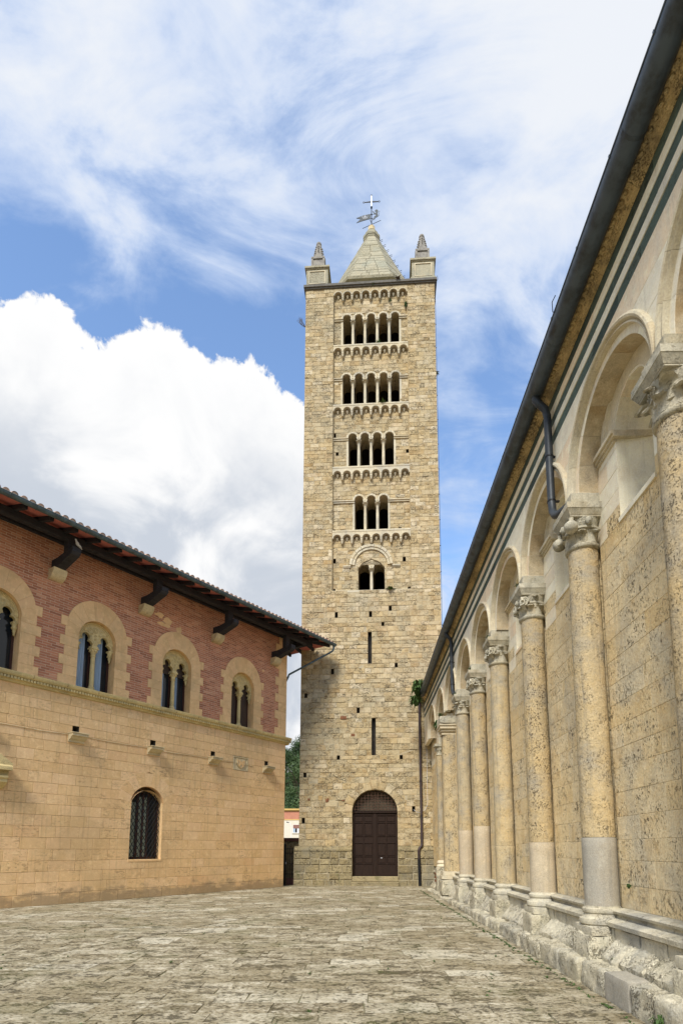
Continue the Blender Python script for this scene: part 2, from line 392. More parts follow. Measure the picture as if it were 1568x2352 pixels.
def paving():
    m = M('paving_travertine'); t = m.tint(); v = m.coord(t); w = m.coord()
    base = m.ramp(t, [(0, (0.21,0.175,0.11)), (0.12, (0.285,0.24,0.155)), (0.5, (0.33,0.285,0.19)), (0.82, (0.36,0.315,0.22)), (0.9, (0.50,0.455,0.34)), (1, (0.46,0.42,0.32))])
    g = m.noise(w, 0.5, 5, 0.6); base = m.mix(m.math('MULTIPLY', m.step(g, 0.42, 0.62), 0.6), base, (0.24,0.195,0.11))
    # crust left standing, pale; eroded hollows, dark
    e1 = m.noise(m.map(v, (0.75,1.15,1)), 4.5, 10, 0.72, 0.2); e2 = m.noise(m.map(w, (0.8,1.2,1), (3,1,0)), 22, 6, 0.65, 0.2)
    e = m.math('ADD', m.math('MULTIPLY', e1, 0.62), m.math('MULTIPLY', e2, 0.38))
    base = m.mix(m.math('MULTIPLY', m.math('MULTIPLY', m.step(e, 0.50, 0.60), m.math('ADD', m.math('MULTIPLY', m.step(g, 0.60, 0.40), 0.5), 0.3)), 1.0), base, (0.62,0.565,0.43))
    hol = m.math('MAXIMUM', m.step(e, 0.475, 0.425), m.math('MULTIPLY', m.step(e2, 0.43, 0.36), 0.8))
    base = m.mix(m.math('MULTIPLY', hol, 0.8), base, (0.085,0.07,0.042))
    mo = m.noise(m.map(w, (1,1,1), (2,8,1)), 0.9, 7, 0.72); base = m.mix(m.math('MULTIPLY', m.step(mo, 0.50, 0.64), m.math('ADD', m.math('MULTIPLY', hol, 0.45), 0.18)), base, (0.10,0.11,0.035))
    f = m.noise(v, 60, 3, 0.6); base = m.mix(0.25, base, m.ramp(f, [(0.3, (0.25,0.25,0.25)), (0.7, (0.8,0.8,0.8))]), 'OVERLAY')
    h = m.math('ADD', m.math('MULTIPLY', e, 2.0), m.math('MULTIPLY', hol, -0.5))
    return m.fin(base, 0.9, m.bump(h, 0.9, 0.03), spec=0.15)
PAVE = paving()
PALS = stone('palace_ashlar', [(0, (0.691,0.454,0.222)), (0.4, (0.748,0.499,0.247)), (0.75, (0.768,0.519,0.278)), (1, (0.710,0.449,0.222))],
            stain=(0.60, 0.38, 0.15), grey=(0.46, 0.32, 0.16), grey_amt=0.5, pit=0.6, pit_scale=3.2, strat=2.5, bumpd=0.006, streak=0.3, dark=(0.25,0.16,0.075), fine=0.7, greyscale=0.28, damp=0.6)
PALT = stone('palace_trim', [(0, (0.718,0.465,0.224)), (0.5, (0.776,0.513,0.256)), (1, (0.737,0.475,0.239))],
            stain=(0.44, 0.28, 0.11), grey=(0.38, 0.28, 0.15), grey_amt=0.35, pit=0.08, bumpd=0.003, streak=0.15, fine=0.5)
CARV = stone('palace_carved_stone', [(0, (0.60,0.47,0.21)), (1, (0.66,0.52,0.25))],
            stain=(0.30, 0.22, 0.10), grey=(0.30, 0.26, 0.15), grey_amt=0.5, pit=0.5, pit_scale=30, bumpd=0.01)
CORB = stone('palace_corbel_stone', [(0, (0.56,0.46,0.27)), (1, (0.62,0.51,0.31))], grey=(0.33,0.28,0.18), pit=0.3, bumpd=0.008)

def brick():
    m = M('red_brick'); t = m.tint(); v = m.coord(t); w = m.coord()
    b = m.ramp(t, [(0, (0.32,0.135,0.08)), (0.3, (0.47,0.20,0.11)), (0.55, (0.55,0.25,0.14)), (0.8, (0.40,0.165,0.095)), (1, (0.60,0.31,0.18))])
    b = m.mix(m.math('MULTIPLY', m.step(m.noise(v, 30, 4, 0.6), 0.5, 0.75), 0.2), b, (0.24,0.09,0.055))
    b = m.mix(m.math('MULTIPLY', m.step(m.noise(w, 0.8, 5, 0.6), 0.5, 0.7), 0.3), b, (0.40,0.20,0.12))
    return m.fin(b, 0.9, m.bump(m.noise(v, 60, 3, 0.6), 0.5, 0.005), spec=0.15)
BRICK = brick()

def plain(name, c, rough=0.7, var=0.25, sc=8.0, metal=0.0, bd=0.004, c2=None, stretch=(1,1,1), spec=0.3):
    m = M(name); t = m.tint(); v = m.map(m.coord(t), stretch)
    c2 = c2 or tuple(x*0.55 for x in c)
    b = m.mix(m.math('MULTIPLY', m.step(m.noise(v, sc, 6, 0.65), 0.38, 0.7), var*2), c, c2)
    b = m.mix(m.math('MULTIPLY', t, var*0.8), b, tuple(x*0.75 for x in c))
    return m.fin(b, rough, m.bump(m.noise(v, sc*4, 4, 0.6), 0.5, bd), metal, spec)
MORT = plain('lime_mortar', (0.42,0.36,0.24), 0.95, 0.4, 6)
MORTP = plain('ashlar_joint', (0.30,0.19,0.095), 0.95, 0.3, 6)
MORTB = plain('brick_mortar', (0.66,0.50,0.34), 0.95, 0.3, 9)
SOIL = plain('paving_joint_soil', (0.22,0.19,0.12), 0.97, 0.5, 3, c2=(0.13,0.14,0.06))
GROUND = plain('bare_ground', (0.24,0.21,0.14), 0.97, 0.4, 0.5)
VOID = plain('painted_interior_shade', (0.10,0.08,0.055), 0.95, 0.3, 3)  # dark base colour paints in the shade inside holes and rooms
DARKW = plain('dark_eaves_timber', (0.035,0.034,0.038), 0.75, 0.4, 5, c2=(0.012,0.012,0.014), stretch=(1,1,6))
REDB = plain('red_painted_boards', (0.60,0.20,0.17), 0.8, 0.3, 6, c2=(0.40,0.11,0.09), stretch=(3,3,1))
ZINC = plain('grey_painted_gutter', (0.085,0.11,0.14), 0.42, 0.5, 4, metal=0.3, c2=(0.045,0.052,0.06), bd=0.002)
SPOUT = plain('dark_spout_metal', (0.045,0.052,0.058), 0.5, 0.5, 5, metal=0.2)
COPP = plain('weathered_copper', (0.10,0.145,0.16), 0.55, 0.5, 6, metal=0.3, c2=(0.05,0.06,0.06), bd=0.002)
BRNP = plain('brown_painted_pipe', (0.045,0.028,0.026), 0.5, 0.4, 3, c2=(0.02,0.018,0.018), bd=0.002)
IRON = plain('black_iron', (0.022,0.023,0.025), 0.55, 0.4, 10, metal=0.5, bd=0.001)
STEEL = plain('vane_sheet', (0.045,0.055,0.062), 0.6, 0.3, 8, metal=0.3, bd=0.001)
WHITEM = plain('white_painted_metal', (0.72,0.74,0.78), 0.5, 0.1, 8, bd=0.001)
DOORW = plain('dark_oak_door', (0.028,0.016,0.011), 0.75, 0.4, 5, c2=(0.014,0.009,0.007), stretch=(5,5,0.6), spec=0.15)
FRAMEW = plain('brown_window_frame', (0.06,0.026,0.017), 0.5, 0.3, 6, stretch=(5,5,0.6))
SHUT = plain('roller_shutter', (0.075,0.047,0.03), 0.6, 0.2, 6)
TILE = plain('terracotta_tile', (0.50,0.32,0.22), 0.9, 0.4, 7, c2=(0.30,0.22,0.15), bd=0.006)
LEAD = plain('dark_cornice_edge', (0.14,0.13,0.11), 0.85, 0.4, 8)
SALM = plain('salmon_plaster', (0.50,0.22,0.14), 0.9, 0.15, 2)
CREAM = plain('cream_plaster', (0.68,0.62,0.50), 0.9, 0.08, 2)
YELL = plain('yellow_cornice', (0.62,0.42,0.14), 0.85, 0.1, 2)
OLDB = plain('old_brown_brick', (0.20,0.085,0.04), 0.9, 0.4, 8)
RUST = plain('rusty_iron', (0.10,0.055,0.035), 0.8, 0.4, 8)
CAPM = plain('brown_wall_cap', (0.13,0.06,0.045), 0.8, 0.3, 5)
PINN = plain('weathered_dark_stone', (0.30,0.28,0.24), 0.9, 0.5, 5, c2=(0.14,0.13,0.12))
BLIND = plain('brown_blind', (0.26,0.13,0.10), 0.8, 0.1, 5)
BIRD = plain('pale_feathers', (0.55,0.53,0.50), 0.8, 0.25, 20)
LEAF = plain('wall_plant_leaf', (0.055,0.105,0.022), 0.6, 0.4, 9, c2=(0.035,0.06,0.015), bd=0.001)
TREE1 = plain('oak_foliage', (0.045,0.085,0.022), 0.6, 0.5, 1.2, c2=(0.02,0.042,0.012), bd=0.001)
TREE2 = plain('broadleaf_foliage', (0.075,0.12,0.035), 0.6, 0.5, 1.2, c2=(0.04,0.07,0.02), bd=0.001)
BARK = plain('tree_bark', (0.10,0.075,0.05), 0.95, 0.4, 4)
PETAL = plain('yellow_petals', (0.75,0.62,0.12), 0.7, 0.1, 9)
def glass(name, c, rough=0.08):
    m = M(name); n = m.noise(m.coord(), 1.5, 3)
    return m.fin(m.mix(n, c, tuple(x*0.6 for x in c)), rough, m.bump(m.noise(m.coord(), 4, 2), 0.15, 0.01), spec=0.35)
GLASS = glass('dark_window_glass', (0.016,0.02,0.024))
def curtain(name, c):
    m = M(name); return m.fin(m.mix(m.step(m.noise(m.map(m.coord(), (1,1,0.05)), 40, 2), 0.3, 0.7), c, tuple(x*0.8 for x in c)), 0.9)
CURT = curtain('blue_white_curtain', (0.33,0.43,0.53))
CURT2 = curtain('sage_blind', (0.30,0.33,0.24))

# ------------------------------------------------------------------ masonry generator
CAMP = Vector((0, 0, 1.65))
class Op:
    """an opening: gives left and right bound at height z, or None when closed"""
    def __init__(s, x0, x1, z0, z1, spring=None, r=None, cz=None, fn=None):
        s.x0, s.x1, s.z0, s.z1 = x0, x1, z0, z1; s.cx = (x0+x1)/2
        s.r = r if r else (x1-x0)/2; s.spring = spring; s.cz = cz if cz is not None else spring; s.fn = fn
    def at(s, z):
        if s.fn: return s.fn(z)
        if z < s.z0-1e-6: return None
        if s.spring is None: return (s.x0, s.x1) if z <= s.z1+1e-6 else None
        if z <= s.spring: return (s.x0, s.x1)
        q = s.r*s.r - (z-s.cz)**2
        if q <= 1e-6: return None
        return (s.cx - sqrt(q), s.cx + sqrt(q))
def courses(z0, z1, h0, h1, snaps=()):
    zs = [z0]; snaps = sorted(set(q for q in snaps if z0+0.05 < q < z1-0.05)) + [z1]
    for sp in snaps:
        span = sp - zs[-1]
        if span < h0*0.45: continue
        n = max(1, round(span/((h0+h1)/2))); hs = [random.uniform(h0, h1) for _ in range(n)]; k = span/sum(hs)
        b = zs[-1]
        for h in hs: b += h*k; zs.append(b)
        zs[-1] = sp
    zs[-1] = z1
    return zs
def regions(xl, xr, za, zb, ops, n=5):
    zz = [za + (zb-za)*i/(n-1) for i in range(n)]; act = []; eps = .002
    for o in ops:
        vals = [o.at(min(max(z, za+0.002), zb-0.002)) for z in zz]
        if any(vals): act.append((o, vals))
    act.sort(key=lambda a: a[0].cx)
    out = []; left = [xl]*n
    for o, vals in act:
        L = [v[0] if v else o.cx for v in vals]; R = [v[1] if v else o.cx for v in vals]
        out.append((left, L)); left = R
    out.append((left, [xr]*n))
    return zz, [(a, b) for a, b in out if max(q-p for p, q in zip(a, b)) > 0.02]
def mkpoly(zz, L, R):
    def side(a): return [(a[0], zz[0]), (a[-1], zz[-1])] if max(a)-min(a) < 1e-4 else list(zip(a, zz))
    l = side(L); r = side(R)
    p = l[:1] + r + l[:0:-1]
    q = [p[0]]
    for a in p[1:]:
        if abs(a[0]-q[-1][0]) + abs(a[1]-q[-1][1]) > 1e-4: q.append(a)
    if abs(q[0][0]-q[-1][0]) + abs(q[0][1]-q[-1][1]) < 1e-4: q.pop()
    return q
def masonry(rt, mat, mortar, xl, xr, zs, ops, yf, yb, wr, g=0.006, c=0.01, jit=0.0, proud=0.008, name='stone', stash=None, bond=None, tintf=None, bedname='mortar_bed', rec=.014):
    """returns list of (poly, yfront, tint); builds the recessed bed"""
    bed = MB(); out = []
    for o in ops:
        if o.fn is None and o.spring is None:
            lo = min(zs, key=lambda q: abs(q-o.z0)); hi = min(zs, key=lambda q: abs(q-o.z1))
            if hi <= lo: hi = zs[min(len(zs)-1, zs.index(lo)+1)]
            o.z0, o.z1 = lo, hi
    for ci in range(len(zs)-1):
        za, zb = zs[ci], zs[ci+1]
        zz, regs = regions(xl, xr, za, zb, ops)
        for L, R in regs:
            p = mkpoly(zz, L, R)
            if len(p) >= 3: bed.add([(x, yf+rec+proud, z) for x, z in p], [tuple(range(len(p)))])
            lo, hi = max(L), min(R); cuts = []
            x = min(L) + random.uniform(0.35, 1.0)*wr[1] if not bond else xl + (0 if ci % 2 else bond*0.5)
            while x < hi - wr[0]*0.45:
                if x > lo + wr[0]*0.45: cuts.append(x)
                x += bond if bond else random.uniform(*wr)
            bounds = [L] + [[q]*5 for q in cuts] + [R]
            for i in range(len(bounds)-1):
                pp = mkpoly(zz, bounds[i], bounds[i+1])
                if len(pp) >= 3: out.append((pp, yf + random.uniform(-proud, proud), random.random() if not tintf else tintf(pp), ))
    bed.build(bedname, mortar, rt)
    mw = rt.matrix_world
    stash = stash if stash is not None else []
    for pp, y, t in out:
        cx = sum(q[0] for q in pp)/len(pp); cz = sum(q[1] for q in pp)/len(pp)
        ar = (max(q[0] for q in pp)-min(q[0] for q in pp))*(max(q[1] for q in pp)-min(q[1] for q in pp))
        wp = mw @ Vector((cx, y, cz)); d = wp - CAMP
        vis = 1.0
        px = 815 + 1310*d.x/max(0.1, d.y*0.991 + d.z*0.133)
        if d.y < 0.3 or px < 0 or px > 1568: vis = 0.001
        nrm = (mw.to_3x3() @ Vector((0,-1,0))); cosv = abs(nrm.dot(d.normalized()))
        stash.append((vis*ar*cosv/d.length_squared, pp, y, yb, t, g, c, jit, mat, name))
    return stash
def emit(rt, stash, restname='masonry', limit=300):
    stash.sort(key=lambda a: -a[0]); mats = {}
    for k, (q, pp, y, yb, t, g, c, jit, mat, name) in enumerate(stash):
        if k < limit:
            m = MB(); m.cur = t; m.piece(pp, y, yb, g, c, jit); m.build(name, mat, rt)
        else:
            m = mats.setdefault(mat.name, (MB(), mat))[0]; m.cur = t; m.piece(pp, y, yb, g, c, jit)
    return mats
def rest(rt, mats, name):
    for m, mat in mats.values(): m.build(name, mat, rt, kind='stuff')
def ringpoly(cx, cz, r0, r1, a0, a1, n=4):
    return [(cx+r1*cos(a0+(a1-a0)*i/n), cz+r1*sin(a0+(a1-a0)*i/n)) for i in range(n+1)] + \
           [(cx+r0*cos(a1+(a0-a1)*i/n), cz+r0*sin(a1+(a0-a1)*i/n)) for i in range(n+1)]
def arcframes(cx, cz, zb, n=24, a0=0.0, a1=pi):
    f = []
    if zb is not None and zb < cz: f.append((cx, zb, 1, 0))
    f += [(cx, cz, cos(a0+(a1-a0)*i/n), sin(a0+(a1-a0)*i/n)) for i in range(n+1)]
    if zb is not None and zb < cz: f.append((cx, zb, -1, 0))
    return f

# ================================================================== GROUND AND SETTING
gm = MB(); gm.add([(-600,-600,-0.05),(600,-600,-0.05),(600,900,-0.05),(-600,900,-0.05)], [(0,1,2,3)])
tag(gm.build('ground', GROUND), kind='structure')

def palx(y):      # world x of the palace wall at world y
    return -3.27 + (y-26.415)*0.56524/0.82493
sq = MB(); sq.add([(-22,-4,-0.010),(3.2,-4,-0.010),(3.4,29.0,-0.010),(-22,29.0,-0.010)], [(0,1,2,3)])
square = tag(sq.build('paved_square', SOIL), kind='structure')
def pave():
    st = []; y = -3.0; rnd = random.Random(11)
    # a band of long pale slabs that runs across the square
    bx0, by0, bx1, by1 = -7.6, 3.8, -2.95, 14.17
    bl = sqrt((bx1-bx0)**2+(by1-by0)**2); ux, uy = (bx1-bx0)/bl, (by1-by0)/bl
    def dband(x, y): return abs((x-bx0)*(-uy)+(y-by0)*ux) if -0.2 < (x-bx0)*ux+(y-by0)*uy < bl else 9
    while y < 28.6:
        h = rnd.uniform(0.26, 0.46); x = -17.0 + rnd.uniform(0, 0.5); xr = 2.92
        while x < xr:
            w = rnd.uniform(0.35, 0.95)
            if x + w > palx(y+h) - 0.5 and x + w < xr + 0.9:
                if dband(x+w/2, y+h/2) > 0.05:
                    st.append((x, x+w, y, y+h))
            x += w
        y += h
    def key(s):
        cx, cy = (s[0]+s[1])/2, (s[2]+s[3])/2
        px = 815 + 1310*cx/max(cy, .1)
        vis = cy > 4.9 and -60 < px < 1620
        return -((s[1]-s[0])*(s[3]-s[2])/(cx*cx+cy*cy)**1.5) if vis else 1
    st.sort(key=key); restm = MB()
    def slab(m, s, rn):
        x0, x1, y0, y1 = s; g = rn.uniform(0.002, 0.006); c = rn.uniform(0.002, 0.005); z = rn.uniform(-0.003, 0.005)
        j = lambda a: rn.uniform(-a, a)
        P = [(x0+g, y0+g), (x1-g, y0+g), (x1-g, y1-g), (x0+g, y1-g)]
        k = rn.random()
        if k < 0.35:   # a broken corner
            P = [(x0+g, y0+g), (x1-g-rn.uniform(.05,.15), y0+g), (x1-g, y0+g+rn.uniform(.03,.1)), (x1-g, y1-g), (x0+g, y1-g)]
        n = len(P); P = [(a+j(.012), b+j(.012)) for a, b in P]
        cx, cy = (x0+x1)/2, (y0+y1)/2
        V = []
        for a, b in P:
            d = sqrt((cx-a)**2+(cy-b)**2); V.append((a+(cx-a)*c*1.4/d, b+(cy-b)*c*1.4/d, z+j(.003)))
        V += [(a, b, z-c+j(.003)) for a, b in P] + [(a, b, -0.04) for a, b in P]
        V.append((cx+j(.05), cy+j(.05), z-rn.uniform(-.002,.006))); ce = 3*n
        F = []
        for i in range(n):
            l = (i+1) % n; F += [(i, l, ce), (l, i, i+n, l+n), (l+n, i+n, i+2*n, l+2*n)]
        m.add(V, F)
    for k, s in enumerate(st):
        if k < 300:
            m = MB(); m.cur = rnd.random(); slab(m, s, rnd); m.build('paving_stone', PAVE, square)
        else:
            restm.cur = rnd.random(); slab(restm, s, rnd)
    restm.build('paving', PAVE, square, kind='stuff')
    t = 0.0
    while t < bl:
        L = rnd.uniform(0.7, 1.3); L = min(L, bl-t); m = MB(); m.cur = 0.0
        w = 0.2; px, py = bx0+ux*t, by0+uy*t
        c = [(px-uy*w, py+ux*w), (px+uy*w, py-ux*w), (px+uy*w+ux*(L-.015), py-ux*w+uy*(L-.015)), (px-uy*w+ux*(L-.015), py+ux*w+uy*(L-.015))]
        m.cur = 0.85
        m.add([(a, b, 0.007+rnd.uniform(-.001,.001)) for a, b in c]+[(a, b, -0.04) for a, b in c], [(0,1,2,3),(1,0,4,5),(2,1,5,6),(3,2,6,7),(0,3,7,4)])
        m.build('band_slab', PAVE, square); t += L
pave()

# weeds and moss tufts in the joints
def tuft(m, x, y, z, r, h, n, rn, droop=0.5):
    for i in range(n):
        a = rn.uniform(0, 2*pi); l = rn.uniform(0.4, 1)*r; hh = rn.uniform(0.4, 1)*h; w = rn.uniform(0.12, 0.3)*r*0.5+0.003
        dx, dy = cos(a), sin(a); b = Vector((x+dx*l*.15, y+dy*l*.15, z)); mid = Vector((x+dx*l*.6, y+dy*l*.6, z+hh)); tip = Vector((x+dx*l*1.2, y+dy*l*1.2, z+hh*(1-droop*rn.random())))
        s = Vector((-dy, dx, 0))*w; m.cur = rn.random()
        m.add([b-s*.5, b+s*.5, mid+s, tip, mid-s], [(0,1,2,4),(2,3,4)])
rn = random.Random(5); m = MB()
for i in range(150):
    y = rn.uniform(5.5, 25); x = rn.uniform(max(palx(y)+.3, -0.6*y), 2.6) if i % 2 else 2.66+rn.uniform(-.06, .02)
    tuft(m, x, y, -0.005, rn.uniform(.02,.05), rn.uniform(.012,.04), 7, rn)
tag(m.build('weeds', LEAF), kind='stuff')
m = MB()
for i in range(260):
    y = rn.uniform(4.5, 24); tuft(m, 2.69+y*0.0011+rn.uniform(-.03, .01), y, -0.004, rn.uniform(.02,.06), rn.uniform(.01,.03), 6, rn)
tag(m.build('moss', LEAF), kind='stuff')

# ================================================================== BELL TOWER
ta = radians(3.55)
TW = root('bell_tower', (0.8, 26.3, 0), (cos(ta), -sin(ta), 0), (sin(ta), cos(ta), 0),
          'tall honey coloured travertine bell tower with arcaded windows standing at the end of the square', 'bell tower')
TW.matrix_world = Matrix.Translation((0.832, 27.35, -0.066)) @ Matrix.Rotation(-ta, 4, 'Z') @ Matrix.Scale(1.04, 4)
XL, XR, PL = -3.40, 3.34, 1.93
PD = 0.18     # the recessed centre field lies this much behind the corner strips
SH = MB()     # closed hollow shell behind the face
SH.box(XL, XL+0.5, 0.45, 6.7, 0, 31.0); SH.box(XR-0.5, XR, 0.45, 6.7, 0, 31.0); SH.box(XL+.5, XR-.5, 6.2, 6.7, 0, 31.0)
for z in (3.8, 14.0, 17.1, 20.5, 24.0, 27.4, 30.7): SH.box(XL+.5, XR-.5, 0.45, 6.2, z, z+0.2)
SH.build('tower_walls', VOID, TW)
SS = MB()
for x0, x1 in ((XL-.003, XL+.02), (XR-.02, XR+.003)): SS.box(x0, x1, 0.3, 6.72, 0.0, 31.0)
SS.build('side_face', TOW, TW)

puts = [(-1.58,5.99),(1.35,5.94),(-1.88,10.23),(1.16,10.29),(-3.15,8.84),(-3.15,5.02),(1.89,3.51),(-3.2,3.03),(0.54,12.38),
        (-1.71,12.91),(-0.05,12.89),(0.9,13.33),(-0.65,8.19)]
pops = [Op(x-.07, x+.07, z-.1, z+.1) for x, z in puts]
def hole(rt, x, z, w=.085, h=.1, y0=0.0, name='putlog_hole', mat=VOID, d=.3):
    m = MB(); y1 = y0+d
    m.add([(x-w,y0,z-h),(x+w,y0,z-h),(x+w,y0,z+h),(x-w,y0,z+h),(x-w,y1,z-h),(x+w,y1,z-h),(x+w,y1,z+h),(x-w,y1,z+h)],
          [(4,5,6,7),(0,1,5,4),(1,2,6,5),(2,3,7,6),(3,0,4,7)])
    m.build(name, mat, rt)
door = Op(-0.93, 1.15, 0.0, 4.5, spring=3.40)
slits = [Op(-0.02+.0, 0.17, 6.05, 7.83), Op(-0.18, -0.0, 10.49, 12.08)]
st = []
# battered base course
zs = courses(0.0, 1.62, 0.26, 0.40)
masonry(TW, TOWB, MORT, XL-0.2, XR+0.2, zs, [door], -0.14, 0.1, (0.35, 0.8), g=.010, c=.024, jit=.016, proud=.02, name='base_stone', stash=st)
# sloped ledge over the base
for a, b in ((XL-0.2, -0.93), (1.15, XR+0.2)):
    x = a
    while x < b-.05:
        w = min(random.uniform(.5, .8), b-x)
        if b-x-w < .25: w = b-x
        one('ledge_stone', TOWB, TW, lambda m: m.prism([(-0.16,1.62),(-0.16,1.68),(0.02,1.84),(0.1,1.84),(0.1,1.62)], x+.006, x+w-.006, 'x')); x += w
zs = courses(1.84, 14.2, 0.18, 0.30, snaps=[3.40, 6.05, 7.83, 10.49, 12.08])
masonry(TW, TOW, MORT, XL, XR, zs, [door]+slits+pops, 0.0, 0.14, (0.22, 0.70), g=.004, c=.012, jit=.011, proud=.013, stash=st, rec=.006)
# corner strips above
zs = courses(14.2, 31.0, 0.17, 0.255)
masonry(TW, TOW, MORT, XL, -PL, zs, [], 0.0, 0.14, (0.25, 0.58), g=.004, c=.007, jit=.007, proud=.007, stash=st, rec=.006)
masonry(TW, TOW, MORT, PL, XR, zs, [], 0.0, 0.14, (0.25, 0.58), g=.004, c=.007, jit=.007, proud=.007, stash=st, rec=.006)
# arcade storeys: sill z, spring z, light centres, half width
arc = [(27.66, 29.34, [-1.235,-.62,0.03,.66,1.28], .205, 30.96), (24.24, 25.87, [-1.25,-.62,0.02,.66,1.27], .205, 27.66),
       (20.78, 22.48, [-.935,-.315,.315,.935], .215, 24.24), (17.35, 19.04, [-.615,0,.615], .215, 20.78), (14.22, 15.53, [-.39,.375], .265, 17.35)]
aops = []
for sill, spr, cs, hw, top in arc:
    fn = None
    if len(cs) > 2:
        xa, xb = cs[0]-hw-.012, cs[-1]+hw+.012
        def fn(z, sill=sill, spr=spr, xa=xa, xb=xb, cs=cs, hw=hw):
            if z < sill: return None
            if z <= spr: return (xa, xb)
            ro = hw+.075
            if z < spr+ro*.55: return (xa-.05, xb+.05)
            if z < spr+ro:
                q = sqrt(max(0, ro*ro-(z-spr)**2)); return (cs[0]-q, cs[-1]+q)
            return None
        aops.append(Op(xa, xb, sill, spr+.4, fn=fn))
    else:
        aops.append(Op(-.66, .65, sill, 15.85, spring=15.53, r=.655, cz=15.2))
pp2 = [(-1.85,14.36),(1.84,14.33),(-1.84,15.78),(1.61,15.72),(-1.86,17.5),(1.42,17.48),(-1.72,21.55),(1.84,21.6),(-1.86,22.56),(-1.85,27.8),(1.85,27.78),(-1.86,24.36),(1.86,24.38)]
pop2 = [Op(max(x-.075, -PL+.003), min(x+.075, PL-.003), z-.085, z+.085) for x, z in pp2]
zs = courses(14.2, 31.0, 0.165, 0.25, snaps=[17.35, 20.78, 24.24, 27.66])
masonry(TW, TOW, MORT, -PL, PL, zs, aops+pop2, PD, PD+.14, (0.24, 0.55), g=.004, c=.007, jit=.008, proud=.008, stash=st, rec=.006)
emit_m = emit(TW, st); rest(TW, emit_m, 'masonry')
for o in pops: hole(TW, o.cx, (o.z0+o.z1)/2, (o.x1-o.x0)/2, (o.z1-o.z0)/2, y0=.02)
for o in pop2: hole(TW, o.cx, (o.z0+o.z1)/2, (o.x1-o.x0)/2, (o.z1-o.z0)/2, y0=PD+.02)
m = MB()
for s_ in (-1, 1): m.box(s_*PL-(.03 if s_ > 0 else 0), s_*PL+(0 if s_ > 0 else .03), .1, PD+.02, 14.2, 31)
m.build('field_edge', TOW, TW)
# slit windows
for s_ in slits:
    m = MB(); w = .02
    for xa, xb in ((s_.x0-.003, s_.x0+.002), (s_.x1-.002, s_.x1+.003)): m.box(xa, xb, .01, .4, s_.z0, s_.z1)
    m.box(s_.x0, s_.x1, .38, .4, s_.z0, s_.z1)
    f = m.build('slit_window', VOID, TW)
    m = MB()
    for k in range(int((s_.z1-s_.z0)/.05)): m.box(s_.x0, s_.x1, .2, .206, s_.z0+k*.05, s_.z0+k*.05+.008)
    for k in range(3): m.box(s_.x0+.04*k+.05, s_.x0+.04*k+.056, .2, .206, s_.z0, s_.z1)
    m.build('wire_mesh', IRON, f)

